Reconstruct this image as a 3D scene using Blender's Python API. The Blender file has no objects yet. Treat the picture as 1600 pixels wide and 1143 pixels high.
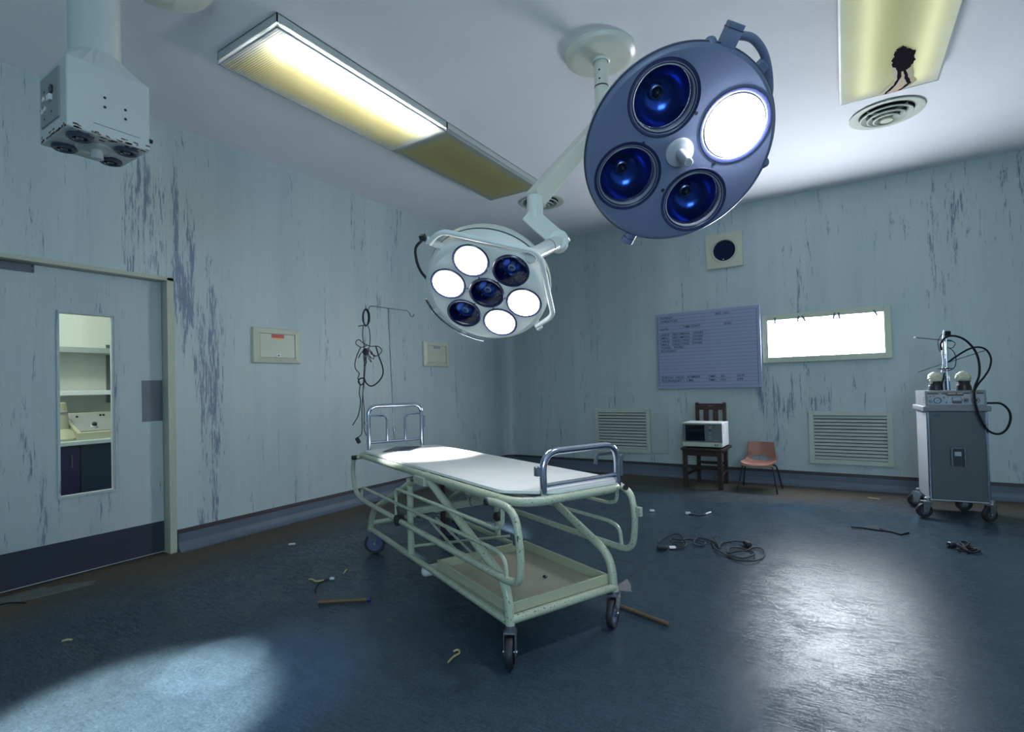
import bpy, bmesh, math, random
from mathutils import Vector, Matrix
PI = math.pi
random.seed(7)
scn = bpy.context.scene
COL = scn.collection

# ------------------------------------------------------------------ camera
cam_d = bpy.data.cameras.new('camera')
cam = bpy.data.objects.new('camera', cam_d)
COL.objects.link(cam)
cam_d.sensor_width = 36.0
cam_d.lens = 815.968 / 1600 * 36
cam_d.shift_y = 16.912 / 1600
cam_d.clip_start = 0.02
R_, D_, F_ = (0.84350622, 0.53651299, -0.02551611), (-0.03089264, 0.00103301, -0.99952217), (-0.53623027, 0.84389143, 0.01744566)
cam.matrix_world = Matrix(((R_[0], -D_[0], -F_[0], 0), (R_[1], -D_[1], -F_[1], 0), (R_[2], -D_[2], -F_[2], 1.2), (0, 0, 0, 1)))
scn.camera = cam

# ------------------------------------------------------------------ world, lights, exposure
vs = scn.view_settings
vs.view_transform = 'Standard'
vs.look = 'None'
vs.gamma = 1.0
vs.use_curve_mapping = False
vs.exposure = 0.0
w = bpy.data.worlds.new('world')
scn.world = w
w.use_nodes = True
w.node_tree.nodes['Background'].inputs[0].default_value = (0.35, 0.5, 0.7, 1)
w.node_tree.nodes['Background'].inputs[1].default_value = 0.05

E_VIEWER = 65.0      # back-lit film viewer on the far wall
E_TUBE = 115.0        # the burning tube in the ceiling fitting
E_LENS_BIG = 160.0
E_LENS_SMALL = 24.0

def lamp(name, kind, loc, target, energy, color, size=0.1, spot=None, blend=0.3, size_y=None):
    d = bpy.data.lights.new(name, kind)
    d.energy = energy
    d.color = color
    if kind == 'AREA':
        d.size = size
        if size_y:
            d.shape = 'RECTANGLE'
            d.size_y = size_y
    else:
        d.shadow_soft_size = size
    if kind == 'SPOT':
        d.spot_size = spot
        d.spot_blend = blend
    o = bpy.data.objects.new(name, d)
    COL.objects.link(o)
    o.location = loc
    o.rotation_euler = (Vector(target) - Vector(loc)).to_track_quat('-Z', 'Y').to_euler()
    return o

# theatre lamps on the second ceiling mount, swung out of the frame to the left
lamp('theatre_spot_floor', 'SPOT', (-1.75, -0.1, 2.3), (-2.26, 0.82, 0), 1750, (1.0, 0.95, 0.86), 0.05, math.radians(25), 0.55)
lamp('theatre_spot_floor_b', 'SPOT', (-1.75, 0.05, 2.3), (-2.40, 1.24, 0), 620, (1.0, 0.96, 0.88), 0.03, math.radians(10), 0.4)
lamp('theatre_spot_floor_c', 'SPOT', (-1.75, 0.05, 2.3), (-2.10, 1.20, 0), 170, (0.25, 0.55, 1.0), 0.03, math.radians(24), 0.8)
lamp('theatre_spot_trolley', 'SPOT', (-2.3, 1.3, 3.1), (-2.47, 2.80, 0.735), 6200, (0.92, 0.96, 1.0), 0.08, math.radians(14), 0.85)
# bluish area fill added out of view behind the camera
lamp('rear_fill', 'AREA', (1.3, -2.4, 1.9), (-0.9, 4.0, 2.1), 125, (0.56, 0.82, 1.0), 2.4, size_y=1.3)
# strip light of the side room behind the door
lamp('side_room_light', 'AREA', (-5.0, 1.3, 2.6), (-5.4, 1.6, 0), 30, (0.95, 1.0, 0.92), 1.2, size_y=0.3)

# ------------------------------------------------------------------ geometry helpers
def rot_to(axis):
    return Vector((0, 0, 1)).rotation_difference(Vector(axis).normalized()).to_matrix().to_4x4()

def fillet(pts, r, n=5, closed=False):
    pts = [Vector(p) for p in pts]
    out = []
    N = len(pts)
    for i, p in enumerate(pts):
        if not closed and i in (0, N - 1):
            out.append(p)
            continue
        a, b = pts[i - 1], pts[(i + 1) % N]
        u, v = (a - p), (b - p)
        rr = r[i] if isinstance(r, (list, tuple)) else r
        d = min(rr, u.length * 0.48, v.length * 0.48)
        if d < 1e-4 or u.normalized().dot(v.normalized()) < -0.999:
            out.append(p)
            continue
        s, e = p + u.normalized() * d, p + v.normalized() * d
        for k in range(n + 1):
            t = k / n
            out.append(s * (1 - t) ** 2 + p * 2 * t * (1 - t) + e * t * t)
    return out

def smooth_path(pts, n=4):
    pts = [Vector(p) for p in pts]
    out = []
    for i in range(len(pts) - 1):
        p0, p1, p2, p3 = pts[max(i - 1, 0)], pts[i], pts[i + 1], pts[min(i + 2, len(pts) - 1)]
        for k in range(n):
            t = k / n
            out.append(0.5 * ((2 * p1) + (p2 - p0) * t + (2 * p0 - 5 * p1 + 4 * p2 - p3) * t * t + (3 * p1 - p0 - 3 * p2 + p3) * t ** 3))
    out.append(pts[-1])
    return out

class MB:
    def __init__(self, xf=None):
        self.bm = bmesh.new()
        self.xf = xf or Matrix.Identity(4)

    def _v(self, co):
        return self.bm.verts.new(self.xf @ Vector(co))

    def faces(self, verts, faces, smooth=False):
        vs_ = [self._v(c) for c in verts]
        fs = []
        for f in faces:
            try:
                fc = self.bm.faces.new([vs_[i] for i in f])
                fc.smooth = smooth
                fs.append(fc)
            except ValueError:
                pass
        return vs_, fs

    def box(self, c, s, rot=None, bevel=0.0, seg=2):
        m = Matrix.Translation(Vector(c))
        if rot is not None:
            m = m @ (rot if isinstance(rot, Matrix) else Matrix.Rotation(rot, 4, 'Z'))
        hx, hy, hz = s[0] / 2, s[1] / 2, s[2] / 2
        co = [m @ Vector((x * hx, y * hy, z * hz)) for x in (-1, 1) for y in (-1, 1) for z in (-1, 1)]
        _, fs = self.faces(co, [(0, 1, 3, 2), (4, 6, 7, 5), (0, 4, 5, 1), (2, 3, 7, 6), (0, 2, 6, 4), (1, 5, 7, 3)])
        if bevel > 0:
            es = list({e for f in fs for e in f.edges})
            bmesh.ops.bevel(self.bm, geom=es, offset=min(bevel, min(s) * 0.45), segments=seg, affect='EDGES', profile=0.5)
        return self

    def box2(self, a, b, bevel=0.0, seg=2):
        c = [(a[i] + b[i]) / 2 for i in range(3)]
        s = [abs(b[i] - a[i]) for i in range(3)]
        return self.box(c, s, None, bevel, seg)

    def lathe(self, prof, c=(0, 0, 0), axis=(0, 0, 1), seg=32, a0=0.0, a1=2 * PI, smooth=True, cap=False):
        m = Matrix.Translation(Vector(c)) @ rot_to(axis)
        full = abs(a1 - a0 - 2 * PI) < 1e-6
        n = seg if full else seg + 1
        verts, faces = [], []
        for r, z in prof:
            for k in range(n):
                t = a0 + (a1 - a0) * k / seg
                verts.append(m @ Vector((r * math.cos(t), r * math.sin(t), z)))
        for i in range(len(prof) - 1):
            for k in range(seg):
                k2 = (k + 1) % n
                faces.append((i * n + k, i * n + k2, (i + 1) * n + k2, (i + 1) * n + k))
        _, fs = self.faces(verts, faces, smooth)
        return self

    def cyl(self, p0, p1, r0, r1=None, seg=16, bevel=0.0):
        p0, p1 = Vector(p0), Vector(p1)
        r1 = r0 if r1 is None else r1
        L = (p1 - p0).length
        b = min(bevel, L * 0.4, r0 * 0.5, r1 * 0.5)
        if b > 0:
            prof = [(0.0001, 0), (r0 - b, 0), (r0, b), (r1, L - b), (r1 - b, L), (0.0001, L)]
        else:
            prof = [(0.0001, 0), (r0, 0), (r0, 0), (r1, L), (r1, L), (0.0001, L)]
        return self.lathe(prof, p0, p1 - p0, seg, smooth=True)

    def sphere(self, c, r, seg=16, sx=1, sy=1, sz=1):
        n = seg // 2
        verts = []
        m = Matrix.Translation(Vector(c))
        prof = [(r * math.sin(PI * k / n) + (1e-4 if k in (0, n) else 0), -r * math.cos(PI * k / n)) for k in range(n + 1)]
        faces = []
        for pr, z in prof:
            for k in range(seg):
                t = 2 * PI * k / seg
                verts.append(m @ Vector((pr * math.cos(t) * sx, pr * math.sin(t) * sy, z * sz)))
        for i in range(n):
            for k in range(seg):
                k2 = (k + 1) % seg
                faces.append((i * seg + k, i * seg + k2, (i + 1) * seg + k2, (i + 1) * seg + k))
        self.faces(verts, faces, True)
        return self

    def tube(self, pts, r, seg=10, closed=False, rad=None):
        pts = [Vector(p) for p in pts]
        q = [pts[0]]
        for p in pts[1:]:
            if (p - q[-1]).length > 1e-5:
                q.append(p)
        if closed and (q[0] - q[-1]).length < 1e-5:
            q.pop()
        pts = q
        N = len(pts)
        tan = []
        for i in range(N):
            a = pts[i - 1] if (i > 0 or closed) else pts[0]
            b = pts[(i + 1) % N] if (i < N - 1 or closed) else pts[-1]
            t = (b - a)
            tan.append(t.normalized() if t.length > 1e-9 else Vector((0, 0, 1)))
        up = Vector((0, 0, 1)) if abs(tan[0].z) < 0.9 else Vector((1, 0, 0))
        nrm = (up - tan[0] * up.dot(tan[0])).normalized()
        verts, faces = [], []
        for i in range(N):
            nrm = nrm - tan[i] * nrm.dot(tan[i])
            nrm = nrm.normalized() if nrm.length > 1e-6 else tan[i].orthogonal().normalized()
            bn = tan[i].cross(nrm)
            ri = rad[i] if rad else r
            for k in range(seg):
                t = 2 * PI * k / seg
                verts.append(pts[i] + (nrm * math.cos(t) + bn * math.sin(t)) * ri)
        rng = N if closed else N - 1
        for i in range(rng):
            j = (i + 1) % N
            for k in range(seg):
                k2 = (k + 1) % seg
                faces.append((i * seg + k, i * seg + k2, j * seg + k2, j * seg + k))
        self.faces(verts, faces, True)
        if not closed:
            self.faces([verts[k] for k in range(seg)], [tuple(range(seg))[::-1]])
            self.faces([verts[(N - 1) * seg + k] for k in range(seg)], [tuple(range(seg))])
        return self

    def prism(self, poly, h, m=None):
        """poly in xy, extruded from z=0 to z=h, then placed by m"""
        m = m or Matrix.Identity(4)
        n = len(poly)
        v = [m @ Vector((x, y, 0)) for x, y in poly] + [m @ Vector((x, y, h)) for x, y in poly]
        f = [tuple(range(n))[::-1], tuple(range(n, 2 * n))] + [(i, (i + 1) % n, n + (i + 1) % n, n + i) for i in range(n)]
        self.faces(v, f)
        return self

    def build(self, name, mat_, parent=None, loc=None, rot=None):
        bmesh.ops.recalc_face_normals(self.bm, faces=self.bm.faces[:])
        for e in self.bm.edges:
            if len(e.link_faces) == 2 and e.calc_face_angle(0.0) > 0.6:
                e.smooth = False
        me = bpy.data.meshes.new(name)
        self.bm.to_mesh(me)
        self.bm.free()
        o = bpy.data.objects.new(name, me)
        COL.objects.link(o)
        if mat_ is not None:
            me.materials.append(mat_)
        if parent is not None:
            o.parent = parent
        if loc:
            o.location = loc
        if rot:
            o.rotation_euler = rot
        return o

def thing(name, label, cat, loc=(0, 0, 0), rotz=0.0, group=None):
    o = bpy.data.objects.new(name, None)
    o.empty_display_size = 0.1
    COL.objects.link(o)
    o.location = loc
    o.rotation_euler = (0, 0, rotz)
    return tag(o, label, cat, group)

def tag(o, label, cat, group=None):
    o['label'] = label
    o['category'] = cat
    if group:
        o['group'] = group
    return o

def struct(o):
    o['kind'] = 'structure'
    return o

def lettering(name, lines, mat_, parent, thick=0.0006):
    """flat print: each line of writing is one part"""
    for txt, size, m in lines:
        cu = bpy.data.curves.new('t', 'FONT')
        cu.body = txt
        cu.size = size
        cu.extrude = thick
        cu.resolution_u = 2
        cu.offset = 0.0003
        to = bpy.data.objects.new('t', cu)
        me = bpy.data.meshes.new_from_object(to)
        me.transform(m)
        bpy.data.objects.remove(to)
        bpy.data.curves.remove(cu)
        me.name = name
        me.materials.clear()
        me.materials.append(mat_)
        o = bpy.data.objects.new(name, me)
        COL.objects.link(o)
        o.parent = parent
        o['kind'] = 'stuff'

# ------------------------------------------------------------------ materials
def nodes(m):
    m.use_nodes = True
    nt = m.node_tree
    return nt, nt.nodes, nt.links, nt.nodes['Principled BSDF']

def ramp(N, pts):
    r = N.new('ShaderNodeValToRGB')
    els = r.color_ramp.elements
    while len(els) < len(pts):
        els.new(0.5)
    for e, (p, c) in zip(els, pts):
        e.position = p
        e.color = c if len(c) == 4 else (*c, 1)
    return r

def coords(N, L, scale):
    tc = N.new('ShaderNodeTexCoord')
    mp = N.new('ShaderNodeMapping')
    mp.inputs['Scale'].default_value = scale
    L.new(tc.outputs['Object'], mp.inputs['Vector'])
    return mp.outputs[0]

def noise(N, L, vec, scale, detail=4, rough=0.55, dist=0.0):
    n = N.new('ShaderNodeTexNoise')
    n.inputs['Scale'].default_value = scale
    n.inputs['Detail'].default_value = detail
    n.inputs['Roughness'].default_value = rough
    n.inputs['Distortion'].default_value = dist
    L.new(vec, n.inputs['Vector'])
    return n.outputs['Fac']

def mixc(N, L, fac, a, b, mode='MIX'):
    x = N.new('ShaderNodeMix')
    x.data_type = 'RGBA'
    x.blend_type = mode
    for s, v in ((x.inputs[0], fac), (x.inputs[6], a), (x.inputs[7], b)):
        if hasattr(v, 'node'):
            L.new(v, s)
        elif isinstance(v, (int, float)):
            s.default_value = v
        else:
            s.default_value = (*v, 1) if len(v) == 3 else v
    return x.outputs[2]

def mth(N, L, op, a, b=None, c=None):
    x = N.new('ShaderNodeMath')
    x.operation = op
    for i, v in enumerate((a, b, c)):
        if v is None:
            continue
        if hasattr(v, 'node'):
            L.new(v, x.inputs[i])
        else:
            x.inputs[i].default_value = v
    return x.outputs[0]

def plain(name, col, rough=0.5, metal=0.0, var=0.12, vscale=6.0, spec=0.5, chips=None, chip_amt=0.62, chip_scale=38, bump=0.0):
    m = bpy.data.materials.new(name)
    nt, N, L, P = nodes(m)
    v = coords(N, L, (1, 1, 1))
    f = noise(N, L, v, vscale, 5)
    c = mixc(N, L, f, tuple(x * (1 - var) for x in col), tuple(min(1, x * (1 + var)) for x in col))
    if chips:
        n2 = noise(N, L, v, chip_scale, 6, 0.65)
        r2 = ramp(N, [(chip_amt, (0, 0, 0)), (chip_amt + 0.03, (1, 1, 1))])
        L.new(n2, r2.inputs[0])
        c = mixc(N, L, r2.outputs[0], c, chips)
    L.new(c, P.inputs['Base Color'])
    P.inputs['Roughness'].default_value = rough
    P.inputs['Metallic'].default_value = metal
    P.inputs['Specular IOR Level'].default_value = spec
    if bump:
        b = N.new('ShaderNodeBump')
        b.inputs['Strength'].default_value = bump
        b.inputs['Distance'].default_value = 0.002
        L.new(noise(N, L, v, 120, 3), b.inputs['Height'])
        L.new(b.outputs[0], P.inputs['Normal'])
    return m

def emissive(name, col, strength):
    m = bpy.data.materials.new(name)
    nt, N, L, P = nodes(m)
    P.inputs['Base Color'].default_value = (0.8, 0.8, 0.8, 1)
    P.inputs['Emission Color'].default_value = (*col, 1)
    P.inputs['Emission Strength'].default_value = strength
    return m

def wall_mat(name, base, base2, stain, along='Y', amount=0.60, hot=()):
    """painted lining with vertical peeling streaks"""
    m = bpy.data.materials.new(name)
    nt, N, L, P = nodes(m)
    fine = noise(N, L, coords(N, L, (90, 90, 3.0)), 1.0, 3, 0.6)
    big = noise(N, L, coords(N, L, (1, 1, 0.6)), 0.9, 3, 0.5)
    broad = noise(N, L, coords(N, L, (4.0, 4.0, 0.12)), 1.0, 2)
    c = mixc(N, L, mth(N, L, 'MULTIPLY_ADD', big, 1.8, -0.4), base, base2)
    r1 = ramp(N, [(0.38, (0.975, 0.975, 0.975)), (0.62, (1.015, 1.015, 1.015))])
    L.new(fine, r1.inputs[0])
    c = mixc(N, L, 1.0, c, r1.outputs[0], 'MULTIPLY')
    rb = ramp(N, [(0.35, (0.93, 0.94, 0.96)), (0.65, (1.03, 1.03, 1.02))])
    L.new(broad, rb.inputs[0])
    c = mixc(N, L, 1.0, c, rb.outputs[0], 'MULTIPLY')
    # streaks: long blotches broken by flakes
    s1 = noise(N, L, coords(N, L, (19, 19, 1.6)), 1.0, 6, 0.68, 0.7)
    s2 = noise(N, L, coords(N, L, (85, 85, 8)), 1.0, 6, 0.75)
    zone = noise(N, L, coords(N, L, (2.6, 2.6, 0.55)), 1.0, 2)
    v = mth(N, L, 'ADD', mth(N, L, 'MULTIPLY', s1, 0.56), mth(N, L, 'MULTIPLY', s2, 0.44))
    v = mth(N, L, 'ADD', v, mth(N, L, 'MULTIPLY_ADD', zone, 0.26, -0.13))
    tc = N.new('ShaderNodeTexCoord')
    sp = N.new('ShaderNodeSeparateXYZ')
    L.new(tc.outputs['Object'], sp.inputs[0])
    for ac, aw, gain, zc, zw in hot:                                # where the paint has come off worst
        d = mth(N, L, 'ABSOLUTE', mth(N, L, 'SUBTRACT', sp.outputs[along], ac))
        k = mth(N, L, 'MAXIMUM', mth(N, L, 'SUBTRACT', 1.0, mth(N, L, 'DIVIDE', d, aw)), 0.0)
        dz = mth(N, L, 'ABSOLUTE', mth(N, L, 'SUBTRACT', sp.outputs['Z'], zc))
        kz = mth(N, L, 'MAXIMUM', mth(N, L, 'SUBTRACT', 1.0, mth(N, L, 'DIVIDE', dz, zw)), 0.0)
        v = mth(N, L, 'ADD', v, mth(N, L, 'MULTIPLY', mth(N, L, 'MULTIPLY', k, kz), gain))
    rs = ramp(N, [(amount, (0, 0, 0)), (amount + 0.05, (1, 1, 1))])
    L.new(v, rs.inputs[0])
    c = mixc(N, L, mth(N, L, 'MULTIPLY', rs.outputs[0], 0.85), c, stain)
    L.new(c, P.inputs['Base Color'])
    P.inputs['Roughness'].default_value = 0.42
    P.inputs['Specular IOR Level'].default_value = 0.35
    b = N.new('ShaderNodeBump')
    b.inputs['Strength'].default_value = 0.12
    b.inputs['Distance'].default_value = 0.002
    L.new(mth(N, L, 'SUBTRACT', fine, rs.outputs[0]), b.inputs['Height'])
    L.new(b.outputs[0], P.inputs['Normal'])
    return m

PAINT_A, PAINT_B = (0.43, 0.52, 0.555), (0.505, 0.585, 0.565)
STAIN = (0.12, 0.16, 0.26)
m_wall_l = wall_mat('wall_paint_left', PAINT_A, PAINT_B, STAIN, 'Y', 0.585, ((2.26, 0.16, 0.17, 1.3, 1.9), (2.07, 0.12, 0.16, 1.9, 1.0), (1.75, 0.5, 0.08, 2.7, 0.9)))
m_wall_b = wall_mat('wall_paint_back', PAINT_A, PAINT_B, STAIN, 'X', 0.575, ((-0.5, 0.5, 0.10, 0.95, 0.5),))
m_door = wall_mat('door_paint', (0.42, 0.49, 0.52), (0.485, 0.55, 0.55), STAIN, 'Y', 0.575)
m_side = wall_mat('side_room_paint', (0.62, 0.66, 0.60), (0.68, 0.71, 0.65), (0.33, 0.38, 0.36), 'Y', 0.64)
m_skirt = plain('skirting_vinyl', (0.10, 0.13, 0.18), 0.45, var=0.25, vscale=4)
m_trim = plain('dark_trim', (0.055, 0.05, 0.055), 0.4, var=0.15)
m_cream = plain('cream_paint', (0.52, 0.55, 0.44), 0.4, var=0.06, vscale=3)
m_frame = plain('door_frame_paint', (0.44, 0.47, 0.38), 0.45, var=0.10, chips=(0.10, 0.12, 0.12), chip_amt=0.70, chip_scale=22)
m_grille = plain('grille_paint', (0.50, 0.55, 0.48), 0.5, var=0.10)
m_black = plain('black_void', (0.008, 0.009, 0.012), 0.7)
m_trolley = plain('trolley_enamel', (0.44, 0.49, 0.375), 0.32, var=0.08, vscale=5, chips=(0.07, 0.055, 0.04), chip_amt=0.60, chip_scale=95)
m_tray = plain('tray_enamel', (0.46, 0.47, 0.33), 0.4, var=0.08, chips=(0.2, 0.15, 0.09), chip_amt=0.70)
m_trayfloor = plain('tray_floor_board', (0.50, 0.45, 0.34), 0.5, var=0.18, vscale=7)
m_bed = plain('white_laminate', (0.78, 0.80, 0.78), 0.33, var=0.10, vscale=9, chips=(0.30, 0.31, 0.30), chip_amt=0.70, chip_scale=30)
m_chrome = plain('chrome', (0.50, 0.54, 0.66), 0.16, 1.0, var=0.12, vscale=20)
m_steel = plain('brushed_steel', (0.42, 0.45, 0.48), 0.34, 1.0, var=0.1)
m_dull = plain('dull_metal_plate', (0.13, 0.15, 0.18), 0.4, 0.5, var=0.15)
m_kick = plain('kick_plate_vinyl', (0.036, 0.042, 0.065), 0.38, 0.0, var=0.2)
m_rubber = plain('black_rubber', (0.02, 0.02, 0.024), 0.55)
m_bluewheel = plain('blue_plastic_wheel', (0.09, 0.11, 0.22), 0.4)
m_darkplastic = plain('dark_plastic', (0.02, 0.022, 0.03), 0.35)
m_lampwhite = plain('lamp_enamel', (0.78, 0.80, 0.76), 0.28, var=0.05, chips=(0.35, 0.37, 0.33), chip_amt=0.74)
m_lamparm = plain('arm_enamel', (0.70, 0.72, 0.63), 0.3, var=0.08, chips=(0.3, 0.3, 0.25), chip_amt=0.73)
m_lampblue = plain('lamp_blue_grey_enamel', (0.15, 0.185, 0.30), 0.34, var=0.06)
m_lamprim = plain('lamp_dark_rim', (0.035, 0.045, 0.085), 0.35)
m_bezel = plain('bezel_dark_blue', (0.022, 0.028, 0.075), 0.22)
m_bezelgrey = plain('bezel_grey', (0.20, 0.22, 0.27), 0.35)
m_bowl = plain('dichroic_blue_bowl', (0.045, 0.105, 0.42), 0.2, 0.8, var=0.35, vscale=16)
m_bulb = plain('frosted_bulb', (0.35, 0.42, 0.6), 0.25)
m_reflect = plain('mirror_band', (0.74, 0.68, 0.72), 0.25, 0.35, var=0.05)  # pinkish white stands in for the bright room reflected in the band
m_wood = plain('dark_wood', (0.035, 0.020, 0.017), 0.42, var=0.35, vscale=14)
m_orange = plain('faded_orange_plastic', (0.30, 0.135, 0.10), 0.45, var=0.12, vscale=10, chips=(0.45, 0.28, 0.2), chip_amt=0.72)
m_white = plain('white_plastic', (0.70, 0.71, 0.72), 0.4, var=0.05)
m_mwfront = plain('oven_front_grey', (0.135, 0.165, 0.175), 0.35)
m_mwtrim = plain('oven_trim_cream', (0.52, 0.56, 0.46), 0.4)
m_glassdark = plain('dark_glass', (0.004, 0.007, 0.014), 0.06)
m_cart = plain('cart_grey_panel', (0.085, 0.098, 0.108), 0.42, var=0.10, vscale=5)
m_cartside = plain('cart_light_panel', (0.42, 0.44, 0.48), 0.4)
m_console = plain('console_grey', (0.20, 0.215, 0.23), 0.4)
m_face = plain('console_face', (0.36, 0.40, 0.47), 0.4, var=0.06)
m_brown = plain('console_brown_band', (0.075, 0.035, 0.025), 0.4)
m_knob = plain('cream_wrapping', (0.66, 0.66, 0.50), 0.6, var=0.12, vscale=30, bump=0.6)
m_cable = plain('black_cable', (0.012, 0.013, 0.02), 0.7, spec=0.2)
m_greycable = plain('grey_cable', (0.03, 0.033, 0.038), 0.7, spec=0.2)
m_ink = plain('ink', (0.012, 0.014, 0.035), 0.6)
m_board = plain('pale_blue_board', (0.30, 0.35, 0.50), 0.35, var=0.05)
m_pale = plain('pale_print', (0.55, 0.50, 0.48), 0.5)
m_red = plain('red_label', (0.42, 0.055, 0.06), 0.5)
m_yellow = plain('yellow_label', (0.75, 0.55, 0.08), 0.5)
m_lilac = plain('lilac_label', (0.30, 0.31, 0.46), 0.5)
m_bluelabel = plain('blue_label', (0.02, 0.09, 0.16), 0.5)
m_amber = plain('amber_label', (0.55, 0.30, 0.12), 0.5)
m_stick = plain('bare_wood_stick', (0.12, 0.078, 0.042), 0.6, var=0.25, vscale=30)
m_bluetip = plain('blue_tip', (0.01, 0.015, 0.16), 0.5)
m_dry = plain('dry_twig', (0.42, 0.36, 0.19), 0.7)
m_foil = plain('foil_scrap', (0.75, 0.78, 0.8), 0.3, 0.3)
m_pendant = plain('pendant_enamel', (0.50, 0.55, 0.54), 0.36, var=0.07, vscale=4, chips=(0.12, 0.06, 0.04), chip_amt=0.745, chip_scale=26)
m_outlet = plain('outlet_dark_metal', (0.05, 0.06, 0.095), 0.4, 0.3)
m_cloth = plain('navy_speaker_cloth', (0.012, 0.018, 0.05), 0.9, spec=0.1)
m_plate = plain('dark_film_plate', (0.010, 0.013, 0.024), 0.25, spec=0.12)
m_pole = plain('worn_pole_metal', (0.20, 0.215, 0.24), 0.42, 0.9)
m_rust = plain('rust', (0.10, 0.045, 0.025), 0.7, var=0.4, vscale=40)
m_sockplate = plain('socket_plate_grey', (0.24, 0.27, 0.26), 0.4)
m_fitting = plain('light_fitting_enamel', (0.40, 0.44, 0.43), 0.4, var=0.06)
m_char = plain('charred_plastic', (0.012, 0.008, 0.014), 0.95, spec=0.05, var=0.4, vscale=40)
m_scorch = plain('scorched_plastic', (0.42, 0.29, 0.16), 0.5, var=0.2, vscale=25)
m_scorch2 = plain('browned_plastic', (0.36, 0.30, 0.12), 0.5, var=0.2, vscale=25)
m_beige = plain('beige_casing', (0.46, 0.45, 0.33), 0.45)
m_beigedark = plain('beige_console_top', (0.30, 0.31, 0.30), 0.45)
m_cup1 = plain('cupboard_violet', (0.020, 0.012, 0.085), 0.4)
m_cup2 = plain('cupboard_navy', (0.010, 0.028, 0.060), 0.4)
m_worktop = plain('pale_worktop', (0.55, 0.66, 0.68), 0.35)
m_shelf = plain('white_shelf', (0.70, 0.74, 0.74), 0.4)
m_shelfd = plain('grey_shelf', (0.30, 0.34, 0.33), 0.5)
m_concrete = plain('threshold_concrete', (0.12, 0.13, 0.125), 0.7, var=0.3, vscale=12)
m_underlay = plain('floor_underlay', (0.14, 0.145, 0.16), 0.75, var=0.3, vscale=20)
m_patch = plain('cover_plate_paint', (0.45, 0.505, 0.51), 0.42, var=0.05, vscale=10)
m_film = emissive('lit_film_viewer', (0.86, 0.92, 1.0), E_VIEWER)
m_tube = emissive('lit_tube', (1.0, 0.96, 1.0), E_TUBE)
m_dimtube = emissive('dim_tube', (1.0, 0.97, 0.86), 5.0)
m_lensbig = emissive('lit_lens_large', (0.93, 0.95, 1.0), E_LENS_BIG)
m_lenssmall = emissive('lit_lens_small', (0.95, 0.98, 1.0), E_LENS_SMALL)

def glass_mat(name, tint, ior=1.45, rough=0.03):
    m = bpy.data.materials.new(name)
    m.use_nodes = True
    nt = m.node_tree
    N, L = nt.nodes, nt.links
    N.remove(N['Principled BSDF'])
    tr = N.new('ShaderNodeBsdfTransparent')
    tr.inputs[0].default_value = (*tint, 1)
    gl = N.new('ShaderNodeBsdfGlossy')
    gl.inputs['Roughness'].default_value = rough
    fr = N.new('ShaderNodeFresnel')
    fr.inputs[0].default_value = ior
    mx = N.new('ShaderNodeMixShader')
    L.new(fr.outputs[0], mx.inputs[0])
    L.new(tr.outputs[0], mx.inputs[1])
    L.new(gl.outputs[0], mx.inputs[2])
    L.new(mx.outputs[0], N['Material Output'].inputs[0])
    return m

m_glass = glass_mat('window_glass', (0.94, 0.97, 0.95), 1.35, 0.3)
m_lensglass = glass_mat('lamp_glass', (0.78, 0.86, 1.0))

def diffuser_mat(name, edge, mid, deep, sx, sy, trans=0.5):
    """prismatic plastic tray, yellowed in the middle; x,y object coords, half sizes sx, sy"""
    m = bpy.data.materials.new(name)
    m.use_nodes = True
    nt = m.node_tree
    N, L = nt.nodes, nt.links
    N.remove(N['Principled BSDF'])
    tc = N.new('ShaderNodeTexCoord')
    sp = N.new('ShaderNodeSeparateXYZ')
    L.new(tc.outputs['Object'], sp.inputs[0])
    n1 = noise(N, L, coords(N, L, (1, 1, 1)), 5, 4)
    dx = mth(N, L, 'SUBTRACT', sx, mth(N, L, 'ABSOLUTE', sp.outputs['X']))
    dy = mth(N, L, 'SUBTRACT', sy, mth(N, L, 'ABSOLUTE', sp.outputs['Y']))
    d = mth(N, L, 'MINIMUM', dx, dy)
    d = mth(N, L, 'ADD', d, mth(N, L, 'MULTIPLY_ADD', n1, 0.09, -0.045))
    r = ramp(N, [(0.02, edge), (0.09, mid), (0.30, deep)])
    L.new(d, r.inputs[0])
    wv = N.new('ShaderNodeTexWave')
    wv.wave_type = 'BANDS'
    wv.bands_direction = 'Y'
    wv.inputs['Scale'].default_value = 22
    L.new(tc.outputs['Object'], wv.inputs['Vector'])
    bp = N.new('ShaderNodeBump')
    bp.inputs['Strength'].default_value = 0.35
    bp.inputs['Distance'].default_value = 0.004
    L.new(wv.outputs['Fac'], bp.inputs['Height'])
    df = N.new('ShaderNodeBsdfDiffuse')
    tl = N.new('ShaderNodeBsdfTranslucent')
    for s in (df, tl):
        L.new(r.outputs[0], s.inputs['Color'])
        L.new(bp.outputs[0], s.inputs['Normal'])
    mx = N.new('ShaderNodeMixShader')
    mx.inputs[0].default_value = trans
    L.new(df.outputs[0], mx.inputs[1])
    L.new(tl.outputs[0], mx.inputs[2])
    L.new(mx.outputs[0], N['Material Output'].inputs[0])
    return m

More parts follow.
